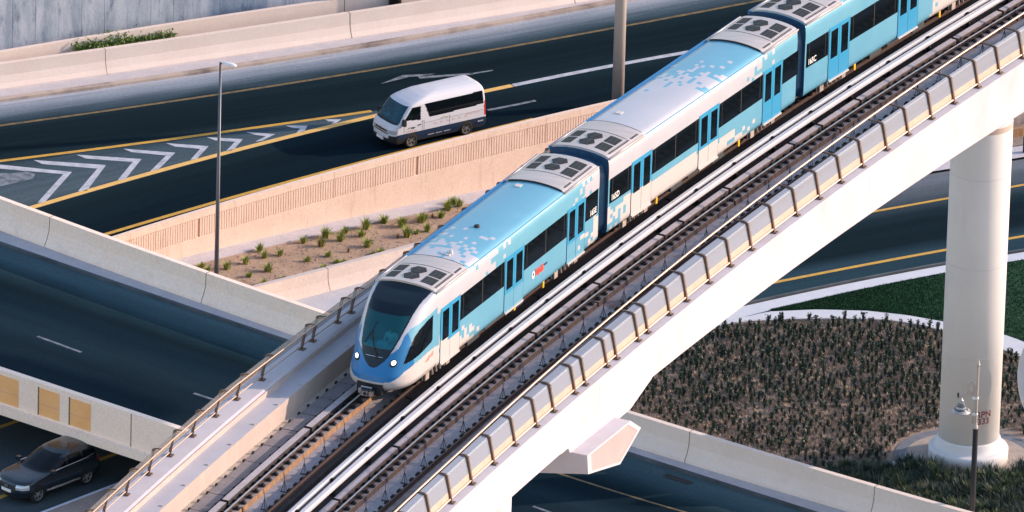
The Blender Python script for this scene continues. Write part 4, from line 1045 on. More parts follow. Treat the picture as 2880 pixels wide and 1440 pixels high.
# ------------------------------------------------------------------ sliced bodies (train nose, van, car)
def interp(tab, z):
    if z <= tab[0][0]: return tab[0][1:]
    for a, c in zip(tab, tab[1:]):
        if z <= c[0]:
            u = (z - a[0]) / (c[0] - a[0]); return tuple(p + (q - p) * u for p, q in zip(a[1:], c[1:]))
    return tab[-1][1:]
def pip(x, y, P):
    r = False; n = len(P); j = n - 1
    for i in range(n):
        if (P[i][1] > y) != (P[j][1] > y) and x < (P[j][0] - P[i][0]) * (y - P[i][1]) / (P[j][1] - P[i][1]) + P[i][0]: r = not r
        j = i
    return r
def sliced(rows, a_f, p_f, a_r, p_r, classify, ncol=60, open_rear=False):
    """rows of (z, x0, x1, W) -> {key: MB}. x runs from the front to the rear, y across"""
    def half(x0, x1, W):
        out = []; L = x1 - x0
        af = min(a_f, L * 0.5 if not open_rear else L * 0.98); ar = 0 if open_rear else min(a_r, L * 0.4)
        nf = ncol // 3
        for k in range(nf + 1):
            th = k / nf * math.pi / 2; out.append((x0 + af * (1 - math.cos(th) ** (2 / p_f)), W * math.sin(th) ** (2 / p_f)))
        ns = ncol // 2
        for k in range(1, ns + 1):
            out.append((x0 + af + (L - af - ar) * k / ns, W))
        if not open_rear:
            nr = ncol // 5
            for k in range(1, nr + 1):
                th = math.pi / 2 - k / nr * math.pi / 2; out.append((x1 - ar * (1 - math.cos(th) ** (2 / p_r)), W * math.sin(th) ** (2 / p_r)))
        return out
    grid = []
    for z, x0, x1, W in rows:
        h = half(x0, x1, W)
        grid.append([Vector((x, -y, z)) for x, y in h[::-1]] + [Vector((x, y, z)) for x, y in h[1:]])
    out = {}
    for i in range(len(grid) - 1):
        for k in range(len(grid[0]) - 1):
            q = [grid[i][k], grid[i][k + 1], grid[i + 1][k + 1], grid[i + 1][k]]
            c = (q[0] + q[1] + q[2] + q[3]) / 4; n = (q[2] - q[0]).cross(q[3] - q[1])
            if n.length > 0: n.normalize()
            key = classify(c, n)
            if key is None: continue
            out.setdefault(key, []).append((i, k))
    res = {}
    for key, fs in out.items():
        mb = MB(); ids = {}; faces = []
        for i, k in fs:
            f = []
            for (a, c) in ((i, k), (i, k + 1), (i + 1, k + 1), (i + 1, k)):
                if (a, c) not in ids: ids[(a, c)] = len(mb.v); mb.v.append(grid[a][c].copy())
                f.append(ids[(a, c)])
            mb.f.append(tuple(f)); mb.m.append(0)
        res[key] = mb
    return res, grid

# ------------------------------------------------------------------ the train
HALF = [(1.22, 0.62), (1.34, 0.70), (1.38, 0.86), (1.38, 1.6), (1.38, 2.4), (1.385, 3.0), (1.39, 3.35), (1.385, 3.6), (1.365, 3.80), (1.32, 3.92), (1.05, 4.01), (0.65, 4.08), (0.3, 4.11), (0, 4.12)]
def wid(z):
    if z >= 4.11: return 0.3 * max(0, (4.12 - z)) / 0.01
    return interp([(h, v) for v, h in HALF], z)[0]
def dense(P, st):
    out = [P[0]]
    for a, c in zip(P, P[1:]):
        L = math.hypot(c[0] - a[0], c[1] - a[1]); n = max(1, round(L / st))
        for k in range(1, n + 1): out.append((a[0] + (c[0] - a[0]) * k / n, a[1] + (c[1] - a[1]) * k / n))
    return out
SEC = dense(HALF, 0.20)
def hsh(*a):
    k = 2166136261
    for q in a:
        for ch in str(q): k = ((k ^ ord(ch)) * 16777619) & 0xffffffff
    k ^= k >> 15; k = (k * 2246822519) & 0xffffffff; k ^= k >> 13; k = (k * 3266489917) & 0xffffffff; k ^= k >> 16
    return k / 4294967296.0
def ss(a, c, x):
    m_ = (a + c) / 2; hw = (c - a) * 0.27; u = min(max((x - m_ + hw) / (2 * hw), 0), 1); core = u * u * (3 - 2 * u)
    if a < x < c: core = min(max(core, 0.13), 0.87)
    return core
def livery(car, y, L, v, h, i, j):
    """0 blue 1 white 2 silver/cream : pixel blocks where one colour breaks into the other"""
    f = y / L; r = hsh(car, i // 1, j // 1, 'px')
    roof = h > 3.9
    if car == 'E':
        if roof: w_ = 1 - ss(0.30, 0.52, f) * 1.0
        elif h > 3.0: w_ = max(1 - ss(0.36, 0.56, f), ss(0.86, 0.96, f))
        elif h < 1.95: w_ = max(1 - ss(0.24, 0.42, f + (h - 1.0) * 0.17), ss(0.90, 1.02, f - (h - 1.2) * 0.05)) * (1 if h < 1.78 else 0.35)
        else: w_ = 0
    elif car == 'D':
        if roof: w_ = 1 - ss(0.46, 0.68, f - 0.04 * v)
        elif h > 3.0: w_ = 1 - ss(0.72, 0.88, f)
        elif h < 1.95:
            hb = 1.86 - 0.75 * f
            w_ = (1 if h < hb else 0) * (1 - ss(0.60, 0.84, f + (h - 1) * 0.1)) 
            if f < 0.10: w_ = 0.55 * (1 if h < 1.7 else 0.2)
        else: w_ = 0
    else:
        if roof or h > 1.95: w_ = 0
        else: w_ = ss(0.60, 0.74, f - (h - 1.2) * 0.05)
    return 1 if r < w_ else 0

train = thing('train', 'blue and white metro train of pixel patterned carriages curving across the viaduct', 'train', G(10.4, -3.15, 0))
def car_xf(t0, L):
    a = G(t0, -3.15, 0); c = G(t0 + L, -3.15, 0); d = (c - a).normalized(); r = Vector((d.y, -d.x, 0))
    M = Matrix.Identity(4)
    for i in range(3): M[i][0] = r[i]; M[i][1] = d[i]; M[i][2] = (0, 0, 1)[i]; M[i][3] = a[i]
    return M
def roof_h(v): return interp([(-a, b_) for a, b_ in HALF[8:]], -abs(v))[0]
def carriage(car, t0, L, doors, wins, y_start=0.0, unit_f=(0.06, 3.15), unit_r=(13.95, 17.1), num=None):
    xf = car_xf(t0, L)
    loop = [(v, h) for v, h in SEC] + [(-v, h) for v, h in SEC[::-1][1:]]
    n = len(loop); ny = int(round((L - y_start) / 0.235)); ys = [y_start + (L - y_start) * k / ny for k in range(ny + 1)]
    b = MB(); secs = [[Vector((v, y, h)) for v, h in loop] for y in ys]
    b.v = [q for s_ in secs for q in s_]
    # wider blocks on the roof: pair columns so blocks look square
    for i in range(ny):
        for k in range(n - 1):
            v = (loop[k][0] + loop[k + 1][0]) / 2; h = (loop[k][1] + loop[k + 1][1]) / 2; y = (ys[i] + ys[i + 1]) / 2
            c = livery(car, y, L, v, h, i, k)
            if c == 1 and h < 1.9: c = 2
            b.f.append((i * n + k, i * n + k + 1, (i + 1) * n + k + 1, (i + 1) * n + k)); b.m.append(c)
    # ends and floor
    o_ = len(b.v)
    for y, mi in ((ys[0], 3), (ys[-1], 3)):
        if y == ys[0] and y_start > 0: continue
        b.add([Vector((v, y, h)) for v, h in loop], [tuple(range(n))], mi)
    b.add([Vector((-1.22, ys[0], .62)), Vector((1.22, ys[0], .62)), Vector((1.22, ys[-1], .62)), Vector((-1.22, ys[-1], .62))], [(0, 1, 2, 3)], 3)
    body = b.build('carriage', ['paint_blue', 'paint_white', 'paint_silver', 'gangway'], train, xf=xf, label=None)
    for p in body.data.polygons: p.use_smooth = p.material_index != 3
    wl_ = world_loc(body)
    def part(mb, name, mats, smooth=False, label=None):
        return mb.build(name, mats, body, xf=xf, smooth=smooth, label=label)
    # doors
    for s in (1, -1):
        for (a, c) in doors:
            m_ = MB(); zt, zb = 3.10, 0.72; midy = (a + c) / 2
            x0, x1 = 1.352 * s, 1.398 * s
            for (p, q) in ((a + 0.02, midy - 0.012), (midy + 0.012, c - 0.02)):
                zs = frange(zb, zt, 0.2); yy = frange(p, q, 0.22)
                for zi in range(len(zs) - 1):
                    for yi in range(len(yy) - 1):
                        zm = (zs[zi] + zs[zi + 1]) / 2; ym = (yy[yi] + yy[yi + 1]) / 2
                        cc = 0
                        if zm < 1.75:
                            lv = livery(car, ym, L, 1.38, zm, int(ym / 0.235), int(zm * 5) % 7)
                            if (car == 'D' and ym / L < 0.62 and zm < 1.80 - 0.75 * ym / L) or (car == 'E' and ym < 6 and zm < 1.55): lv = 1
                            if lv: cc = 1
                            elif car != 'C' and zm < 1.6 and car == 'E' and ym > 6: cc = 3
                        m_.add([(x1, yy[yi], zs[zi]), (x1, yy[yi + 1], zs[zi]), (x1, yy[yi + 1], zs[zi + 1]), (x1, yy[yi], zs[zi + 1])], [(0, 1, 2, 3)], cc)
                # glass, proud of the leaf
                m_.box(min(x1, x1 + 0.006 * s), max(x1, x1 + 0.006 * s), p + 0.16, q - 0.13, 1.66, 2.92, 2)
                m_.box(min(x0, x1 - .003 * s), max(x0, x1 - .003 * s), p, q, zb, zt, 0)
            m_.box(min(x0, x0 + 0.03 * s), max(x0, x0 + 0.03 * s), midy - 0.012, midy + 0.012, zb, zt, 4)
            m_.box(min(1.36 * s, 1.392 * s), max(1.36 * s, 1.392 * s), a - 0.012, a + 0.02, zb, zt, 4)
            m_.box(min(1.36 * s, 1.392 * s), max(1.36 * s, 1.392 * s), c - 0.02, c + 0.012, zb, zt, 4)
            m_.box(min(1.36 * s, 1.45 * s), max(1.36 * s, 1.45 * s), a + 0.05, c - 0.05, 0.645, 0.715, 1)
            part(m_, 'door', ['paint_door', 'paint_silver', 'car_glass', 'paint_blue', 'gangway'])
        for (a, c) in wins:
            m_ = MB(); z0, z1 = 1.93, 3.02
            m_.box(min(1.37 * s, 1.391 * s), max(1.37 * s, 1.391 * s), a, c, z0, z1, 0)
            nm = max(1, round((c - a) / 1.9))
            for k in range(1, nm): 
                yy_ = a + (c - a) * k / nm; m_.box(min(1.38 * s, 1.394 * s), max(1.38 * s, 1.394 * s), yy_ - 0.025, yy_ + 0.025, z0, z1, 1)
            for yy_ in (a + 0.25, c - 0.25):
                if c - a > 1.5: m_.box(min(1.38 * s, 1.393 * s), max(1.38 * s, 1.393 * s), yy_ - 0.012, yy_ + 0.012, z0 + 0.05, z1, 1)
            part(m_, 'window', ['car_glass', 'mullion'])
        # seam along the roof edge
        m_ = MB(); m_.box(min(1.31 * s, 1.35 * s), max(1.31 * s, 1.35 * s), y_start, L, 3.89, 3.925)
        if s < 0: m_.box(-1.45, -1.36, y_start, L, 3.80, 3.955)
        part(m_, 'roof_gutter', 'paint_deep' if s < 0 else 'paint_blue')
    # roof plant at both ends
    for (a, c), flip in ((unit_f, False), (unit_r, True)):
        P = [(v, roof_h(v) + 0.07) for v in [1.36 - 2.72 * k / 18 for k in range(19)]]
        P[0] = (1.375, 3.93); P[-1] = (-1.375, 3.93)
        m_ = MB()
        under = [(v * 0.985, h - 0.09) for v, h in P]
        m_.loft([[Vector((v, y, h)) for v, h in P + under[::-1]] for y in (a, a + 0.03, c - 0.03, c)])
        part(m_, 'roof_plant', 'steel')
        m_ = MB(); m_.loft([[Vector((v, y, h + 0.004)) for v, h in P[1:-1] + under[::-1][1:-1]] for y in ((c - .005, c + .03) if not flip else (a - 0.03, a + .005))]); part(m_, 'roof_seam', 'black')
        m_ = MB(); ye = a - 0.015 if not flip else c + 0.015
        # lip rails
        for s in (1, -1): m_.tube([(1.37 * s, a, 3.955), (1.37 * s, c, 3.955)], 0.035, 6)
        part(m_, 'roof_edge', 'steel', True)
        sy = (lambda u: c - u * (c - a)) if not flip else (lambda u: a + u * (c - a))   # u=0 at the plain inner end
        def quad(mb, u0, u1, v0, v1, dz, mi=0):
            y0, y1 = sorted((sy(u0), sy(u1)))
            vs_ = frange(v0, v1, 0.15)
            mb.loft([[Vector((v, y, roof_h(v) + 0.07 + dz)) for v in vs_] + [Vector((v, y, roof_h(v) + 0.05)) for v in vs_[::-1]] for y in (y0, y1)], mi=mi)
        m_ = MB(); quad(m_, 0.345, 0.36, -1.1, 1.1, 0.004); part(m_, 'roof_seam', 'end_grey')
        for (v0, v1) in ((0.48, 1.02), (-1.08, -0.64)):
            for (u0, u1) in ((0.42, 0.64), (0.68, 0.90)):
                m_ = MB(); quad(m_, u0, u1, v0, v1, 0.012, 0)
                for k in range(1, 3):
                    u = u0 + (u1 - u0) * k / 3; quad(m_, u - 0.004, u + 0.004, v0, v1, 0.018, 1)
                    v = v0 + (v1 - v0) * k / 3; quad(m_, u0, u1, v - 0.008, v + 0.008, 0.018, 1)
                part(m_, 'roof_vent', ['black', 'end_grey'])
        for u in (0.55, 0.78):
            m_ = MB(); yc = sy(u); vc_ = -0.06
            hexa = lambda r, z: [Vector((vc_ + r * math.cos(math.pi / 3 * k), yc + r * math.sin(math.pi / 3 * k), z)) for k in range(6)]
            zt = roof_h(vc_) + 0.07
            m_.loft([hexa(0.36, zt - 0.03), hexa(0.36, zt + 0.022)]); 
            for k in range(4):
                an = 0.5 + k * math.pi / 4
                dvec = Vector((math.cos(an), math.sin(an), 0)); m_.obox((vc_, yc, zt + 0.026), dvec * 0.3, Vector((-dvec.y, dvec.x, 0)) * 0.012, (0, 0, 0.004), 1)
            part(m_, 'roof_fan', ['black', 'end_grey'])
        m_ = MB()
        for k in range(16):
            u = 0.36 + k * 0.036; y = sy(u); m_.obox((1.18, y, roof_h(1.18) + 0.078), (0.045, 0, -0.012), (0, 0.022, 0), (0, 0, 0.006))
        part(m_, 'roof_louvre', 'black'); m_ = MB()
        for k in range(7):
            u = 0.1 + k * 0.03; y = sy(u); m_.obox((1.18, y, roof_h(1.18) + 0.078), (0.045, 0, -0.012), (0, 0.018, 0), (0, 0, 0.006))
        part(m_, 'roof_louvre', 'black')
    # running gear
    for yc in (y_start * 0.3 + 2.9, L - 2.6):
        m_ = MB()
        for s in (1, -1):
            m_.box(min(0.95 * s, 1.1 * s), max(0.95 * s, 1.1 * s), yc - 1.3, yc + 1.3, 0.28, 0.55, 0)
            for dy in (-0.95, 0.95):
                secs_ = [[Vector((xx, yc + dy + 0.42 * math.cos(2 * math.pi * k / 20), 0.42 + 0.42 * math.sin(2 * math.pi * k / 20))) for k in range(20)] for xx in (0.69 * s, 0.82 * s)]
                m_.loft(secs_, mi=1); m_.box(min(0.9 * s, 1.18 * s), max(0.9 * s, 1.18 * s), yc + dy - 0.16, yc + dy + 0.16, 0.25, 0.58, 2)
            for dy in (-0.5, -0.15, 0.2, 0.55):
                m_.tube([(1.14 * s, yc + dy, 0.62), (1.17 * s, yc + dy + 0.05, 0.3)], 0.04, 6, 2)
        m_.box(-0.9, 0.9, yc - 0.4, yc + 0.4, 0.25, 0.6, 0)
        part(m_, 'bogie', ['fastener', 'rust', 'kerb'])
    m_ = MB()
    for (a, c, d) in ((0.36, 0.42, .3), (0.45, 0.55, .22), (0.58, 0.64, .34)): m_.box(-1.15, 1.16, L * a, L * c, 0.62 - d, 0.615, 0)
    part(m_, 'underfloor_box', 'end_grey')
    m_ = MB()
    for y in (y_start * 1.9 + 4.6, L - 5.0): m_.box(1.2, 1.26, y, y + 0.14, 0.34, 0.62)
    part(m_, 'warning_tag', 'yellow_tag')
    if num:
        txt, yc = num; vs_, fs_ = text_mesh(txt, 0.36)
        m_ = MB(); m_.add([Vector((1.398, yc + q.x * 0.9, 2.03 + q.y)) for q in vs_], fs_); part(m_, 'carriage_number', 'sign_white')
    return body, part, xf

dD = [(2.05, 3.85), (8.1, 9.88), (13.95, 15.7)]; wD = [(.12, 2.0), (3.9, 8.05), (9.93, 13.9), (15.75, 17.16)]
LC = 17.05
E_, partE, xfE = carriage('E', 10.25, 18.6, [(3.62, 5.42), (9.6, 11.4), (15.55, 17.27)], [(5.47, 9.55), (11.45, 15.5), (17.32, 18.5)], y_start=3.3, unit_f=(3.22, 6.1), unit_r=(15.3, 18.5), num=('165E', 18.05))
D_, partD, xfD = carriage('D', 29.62, LC, dD, wD, num=('165D', 0.62))
C_, partC, xfC = carriage('C', 47.32, LC, dD, wD, num=('165C', 0.62))
# bellows between them
for (pt, y0, y1) in ((partD, -0.9, 0.06), (partC, -0.78, 0.06)):
    m_ = MB(); k = 0; y = y0
    sec = lambda s, y: [Vector((v * s, y, 0.75 + (h - 0.62) * 0.93 * (0.98 + 0.02 * s))) for v, h in [(1.1, .62), (1.25, 1.0), (1.25, 3.2), (1.1, 3.75), (0.5, 3.95), (-0.5, 3.95), (-1.1, 3.75), (-1.25, 3.2), (-1.25, 1.0), (-1.1, .62)]]
    ys_ = frange(y0, y1, 0.08)
    m_.loft([sec(1.0 if i % 2 else 0.95, y) for i, y in enumerate(ys_)]); pt(m_, 'gangway_bellows', 'gangway')

# nose of the leading carriage (local y runs rearwards)
prof = [(0.58, 0.34), (0.66, 0.20), (0.8, 0.09), (1.0, 0.05), (1.25, 0.10), (1.52, 0.24), (1.8, 0.37), (2.32, 0.60), (2.9, 1.02), (3.44, 1.50), (3.70, 1.95), (3.85, 2.45), (3.95, 2.85), (4.05, 3.10), (4.12, 3.28)]
rows = []
zs = frange(0.58, 3.9, 0.026) + frange(3.92, 4.115, 0.014)
for z in zs:
    ww = wid(z)
    if z < 0.95: ww = min(ww, 1.20 + 0.18 * math.sin(min(1, (z - 0.58) / 0.36) * math.pi / 2))
    rows.append((z, interp(prof, z)[0], 3.31, max(ww, 0.02)))
maskw = [(1.52, 0.0), (1.58, 0.17), (1.66, 0.29), (1.8, 0.43), (2.0, 0.58), (2.32, 0.72), (2.7, 0.84), (3.0, 0.91), (3.44, 1.00), (3.8, 1.08), (3.95, 1.16), (4.05, 1.26), (4.2, 1.36)]
swoosh = [(0.3, 1.95), (0.55, 2.06), (0.9, 2.38), (1.2, 2.74), (1.51, 2.97), (2.2, 3.15), (3.0, 3.29), (3.4, 3.32)]
cabw = [(2.9, 3.12), (2.92, 2.05), (2.78, 1.97), (0.80, 1.68), (1.15, 2.20), (1.5, 2.60), (1.9, 2.86), (2.4, 3.04)]
def cls_nose(c, n):
    x, y, z = c; ay = abs(y)
    if z > 1.5 and ay < interp(maskw, z)[0] and x < 3.26:
        if 2.27 < z < 3.42 and ay < interp(maskw, z)[0] - 0.065: return 'glass'
        return 'mask'
    if ay > 0.9 and pip(x, z, cabw): return 'cab'
    if z > interp(swoosh, x)[0]: return 'white'
    zsv = interp([(0.0, 1.0), (0.25, 1.06), (0.8, 1.40), (1.4, 1.56), (2.3, 1.63), (3.4, 1.64)], x)[0]
    if z < zsv: return 'silver'
    return 'deep' if x < 1.35 else 'blue'
random.seed(5)
res, grid = sliced(rows, 1.8, 2.6, 0, 2, cls_nose, ncol=270, open_rear=True)
flip = Matrix(((0, -1, 0, 0), (1, 0, 0, 0), (0, 0, 1, 0), (0, 0, 0, 1)))   # slice x -> car y, slice y -> -car x
nm = {'glass': ('windscreen', 'train_screen'), 'mask': ('front_mask', 'mask'), 'cab': ('cab_window', 'car_glass'), 'white': ('nose_shell', 'paint_white'), 'silver': ('nose_apron', 'paint_silver'), 'deep': ('nose_panel', 'paint_deep'), 'blue': ('nose_side', 'paint_blue')}
for key, mb in res.items():
    mb.v = [flip @ q for q in mb.v]
    if key in ('cab', 'blue'):
        for sgn_ in (1, -1):
            m2 = MB(); keep = [f for f in mb.f if sum(mb.v[i].x for i in f) * sgn_ > 0]; ids = {}
            for f in keep:
                ff = []
                for i in f:
                    if i not in ids: ids[i] = len(m2.v); m2.v.append(mb.v[i])
                    ff.append(ids[i])
                m2.f.append(tuple(ff)); m2.m.append(0)
            partE(m2, nm[key][0], nm[key][1], True)
    else: partE(mb, nm[key][0], nm[key][1], True)
# floor, bulkhead and fittings seen through the windscreen
m_ = MB(); m_.box(-1.2, 1.2, 1.2, 3.25, 1.1, 1.2, 0); m_.box(-1.15, 1.15, 3.2, 3.25, 1.2, 3.75, 0); partE(m_, 'cab_floor', 'floor_dark')
m_ = MB(); m_.box(-0.70, 0.70, 0.78, 1.25, 1.9, 2.25, 0); m_.box(-0.2, 0.25, 1.1, 1.3, 2.25, 2.33, 0); partE(m_, 'dashboard', 'dash')
for v in (-0.55, 0.55):
    m_ = MB(); m_.box(v - 0.24, v + 0.24, 1.75, 2.25, 1.68, 1.82, 0); m_.box(v - 0.24, v + 0.24, 2.2, 2.3, 1.82, 2.55, 0); partE(m_, 'seat', 'seat_grey')
# headlights in dark bezels
def nose_pt(v, z):
    """front surface point (car y) for a given v, z"""
    x0 = interp(prof, z)[0]; W = 1.38
    s_ = min(abs(v) / W, 0.999); th = math.asin(s_ ** (2.6 / 2)); return x0 + min(1.8, (3.31 - x0) * 0.98) * (1 - math.cos(th) ** (2 / 2.6))
for s in (1, -1):
    v = 0.80 * s; z = 1.76; y = nose_pt(v, z); e = 0.05
    dv = Vector((e, nose_pt(v + e, z) - y, 0)).normalized(); dz = Vector((0, nose_pt(v, z + e) - y, e)).normalized(); nn_ = dv.cross(dz); nn_ = -nn_ if nn_.y > 0 else nn_
    c = Vector((v, y, z))
    disc = lambda r, o, oc=0: [c + nn_ * o + (dv * math.cos(2 * math.pi * k / 20) + dz * math.sin(2 * math.pi * k / 20)) * r + dz * oc for k in range(20)]
    m_ = MB(); m_.loft([disc(0.155, -0.03), disc(0.155, 0.018), disc(0.14, 0.03)]); bz = partE(m_, 'headlight_bezel', 'black')
    m_ = MB(); m_.loft([disc(0.10, 0.028, 0.03), disc(0.095, 0.042, 0.03), disc(0.05, 0.05, 0.03)]); partE(m_, 'headlight', 'beam_on')
# wiper
def scr(v, z, o=0.03): return Vector((v, nose_pt(v, z) - o, z))
m_ = MB(); m_.tube([scr(0.08, 2.0), scr(-0.08, 2.3), scr(-0.28, 2.62), scr(-0.38, 2.78)], 0.028, 6); m_.tube([scr(-0.55, 2.38), scr(-0.38, 2.78), scr(-0.28, 3.12)], 0.016, 6); m_.tube([scr(0.14, 1.9), scr(0.04, 2.08)], 0.05, 8)
partE(m_, 'wiper', 'black')
m_ = MB(); m_.tube([scr(v, 1.96, 0.012) for v in (-0.38, -0.2, 0.1, 0.36)], 0.012, 5); partE(m_, 'mask_seam', 'chrome')
# coupler
m_ = MB(); m_.box(-0.2, 0.2, -0.32, 0.1, 0.50, 0.82, 0); m_.box(-0.13, 0.13, -0.42, -0.3, 0.56, 0.76, 1); m_.box(0.16, 0.3, -0.36, -0.1, 0.55, 0.72, 1); m_.box(-0.3, -0.18, -0.34, -0.05, 0.6, 0.8, 1)
m_.tube([(0.02, -0.43, 0.66), (0.02, -0.34, 0.66)], 0.075, 12, 2); m_.tube([(-0.2, -0.3, 0.9), (0.25, -0.25, 0.88)], 0.03, 6, 1); m_.tube([(0.26, -0.33, 0.6), (0.3, -0.25, 0.36)], 0.03, 6, 0); m_.box(-0.12, 0.12, 0.05, 1.4, 0.55, 0.78, 0)
partE(m_, 'coupler', ['dark_metal', 'chrome', 'black'])
m_ = MB(); m_.box(-0.55, 0.55, 0.03, 1.6, 0.5, 0.93, 0); partE(m_, 'coupler_recess', 'black')
# sign on the flank: white roundel and red lettering blocks
m_ = MB()
m_.loft([[Vector((1.384 + o, 12.35 + r * 0.9 * math.cos(2 * math.pi * k / 18), 1.40 + r * math.sin(2 * math.pi * k / 18))) for k in range(18)] for r, o in ((0.16, 0), (0.16, 0.012))], mi=0)
m_.loft([[Vector((1.384 + o, 12.35 + r * 0.8 * math.cos(2 * math.pi * k / 18), 1.43 + r * math.sin(2 * math.pi * k / 18))) for k in range(18)] for r, o in ((0.07, 0), (0.07, 0.018))], mi=2)
yy_ = 12.58
for k, (wd, hb_, ht) in enumerate(((.12, .22, .62), (.05, .22, .50), (.11, .22, .55), (.06, .15, .60), (.13, .22, .50), (.05, .22, .64), (.12, .20, .52), (.10, .22, .58))):
    m_.box(1.384, 1.398, yy_, yy_ + wd * .78, 1.10 + hb_ * .8, 1.10 + ht * .8, 1); yy_ += wd * .78 + 0.026
m_.box(1.384, 1.394, 12.57, yy_ - 0.04, 1.29, 1.33, 1)
m_.box(1.384, 1.394, yy_ + 0.02, yy_ + 0.32, 1.44, 1.52, 2)
partE(m_, 'flank_sign', ['sign_white', 'red_sign', 'navy'])
m_ = MB(); yy_ = 2.35
for k in range(6): m_.obox((1.388, yy_ + k * 0.12, 1.32 + 0.025 * k), (0.006, 0, 0), (0, 0.045, 0.01), (0, 0, 0.04 + 0.03 * (k % 3)), 0)
partE(m_, 'flank_lettering', 'pink_sign')
# roof details
m_ = MB(); m_.lathe([(0, 0), (.13, 0), (.13, .05), (.1, .09), (0, .1)], 14, (-0.05, 9.9, roof_h(0) - 0.01)); partE(m_, 'roof_antenna', 'black')
m_ = MB(); m_.lathe([(0, 0), (.09, 0), (.07, .16), (0, .2)], 12, (0.25, 6.85, roof_h(.2) - 0.01)); m_.box(-0.1, 0.3, 6.6, 6.72, roof_h(.1) - 0.01, roof_h(.1) + 0.03); partE(m_, 'roof_beacon', 'paint_silver')
for pt, y in ((partE, 14.6), (partD, 4.3), (partC, 4.3)):
    m_ = MB(); m_.box(-0.62, -0.36, y, y + 0.28, roof_h(.5) - 0.01, roof_h(.5) + 0.035); pt(m_, 'roof_hatch', 'paint_silver')
P_ = xfE @ Vector((0.15, 1.72, 1.95))
dv_ = (xfE.to_3x3() @ Vector((0, 1, 0))); rz = math.atan2(dv_.y, dv_.x) - math.pi / 2
person('person', 'passenger in white seated behind the front windscreen of the train', P_, rz, 'cloth_white', 1.15)

# ------------------------------------------------------------------ road vehicles
def veh_frame(front_px, rear_px, z, xa, xb):
    """local x front->rear with wheel contact points at xa, xb ; y away from the camera"""
    a = at(*front_px, z); c = at(*rear_px, z); d = (c - a); L = d.length; d.normalize()
    return a, d, L / (xb - xa)
def wheel(veh, name, x, y, r, wd, xf_parent, sgn):
    m_ = MB(); n = 28
    circ = lambda rr, yy: [Vector((x + rr * math.cos(2 * math.pi * k / n), yy, r + rr * math.sin(2 * math.pi * k / n))) for k in range(n)]
    o = y; i = y + sgn * -wd
    m_.loft([circ(r * .62, i), circ(r * .97, i), circ(r, i + sgn * .03), circ(r, o - sgn * .03), circ(r * .96, o), circ(r * .70, o - sgn * .004), circ(r * .66, o - sgn * .05)])
    t = m_.build('wheel', 'tyre', veh, local=True, smooth=True); t.parent = veh
    m_ = MB(); m_.loft([circ(r * .70, o - sgn * .005), circ(r * .62, o - sgn * .012), circ(r * .60, o - sgn * .07)], caps=False)
    m_.loft([circ(r * .2, o - sgn * .03), circ(r * .16, o - sgn * .01)], caps=True)
    for k in range(10):
        an = 2 * math.pi * k / 10 + (0.12 if k % 2 else -0.12); dv = Vector((math.cos(an), 0, math.sin(an))); sv = Vector((-math.sin(an), 0, math.cos(an)))
        m_.obox(Vector((x, o - sgn * .028, r)) + dv * r * .40, dv * r * .24, sv * r * .052, Vector((0, .012, 0)))
    rr = m_.build('rim', 'rim', None, local=True); rr.parent = t
    m_ = MB(); m_.loft([circ(r * .6, o - sgn * .075), circ(r * .6, o - sgn * .09)]); q = m_.build('brake_disc', 'dark_metal', None, local=True); q.parent = t
    return t
def fine(rows, n):
    out = []
    zs_ = []
    for a, c in zip(rows, rows[1:]):
        k = max(1, int(math.ceil(((c[0] - a[0]) ** 2 + ((c[1] - a[1]) * .35) ** 2 + ((c[3] - a[3])) ** 2) ** .5 / n)))
        for j in range(k): out.append(tuple(p + (q - p) * j / k for p, q in zip(a, c)))
    out.append(rows[-1]); return out
def vehicle(name, label, cat, fpx, rpx, z, xa, xb, rows, fr, cls, mats, wheels, wr, ww, hw, ncol=130, grp=None):
    a, d, k = veh_frame(fpx, rpx, z, xa, xb)
    ny = Vector((-d.y, d.x, 0))
    org = a - d * xa * k + ny * hw * k; org.z = z
    v = thing(name, label, cat, org); v.rotation_euler = (0, 0, math.atan2(d.y, d.x)); v.scale = (k, k, k)
    res, grid = sliced(rows, *fr, cls, ncol=ncol)
    groups = {}
    for key, mb in res.items():
        base = key.split(':')[0]
        pieces = [(mb, None)]
        if key.endswith(':split'):
            pieces = []
            for sg in (1, -1):
                m2 = MB(); ids = {}
                for f in mb.f:
                    if sum(mb.v[i].y for i in f) * sg > 0:
                        ff = []
                        for i in f:
                            if i not in ids: ids[i] = len(m2.v); m2.v.append(mb.v[i])
                            ff.append(ids[i])
                        m2.f.append(tuple(ff)); m2.m.append(0)
                if m2.f: pieces.append((m2, sg))
        for m2, _ in pieces:
            o = m2.build(mats[base][0], mats[base][1], None, local=True, smooth=True); o.parent = v
    for x in wheels:
        for s in (1, -1): wheel(v, 'wheel', x, s * (hw + 0.012), wr, ww, None, s)
    cap = MB(); top = grid[-1]; cap.add(top, [tuple(range(len(top)))]); o = cap.build('roof', mats['body'][1], None, local=True); o.parent = v
    m_ = MB(); m_.box(rows[0][1] + .6, rows[0][2] - .3, -hw + .25, hw - .25, rows[0][0] - .02, rows[0][0] + .02); o = m_.build('underbody', 'black', None, local=True); o.parent = v
    def part(mb, nm_, mt, smooth=False):
        o = mb.build(nm_, mt, None, local=True, smooth=smooth); o.parent = v; return o
    return v, part

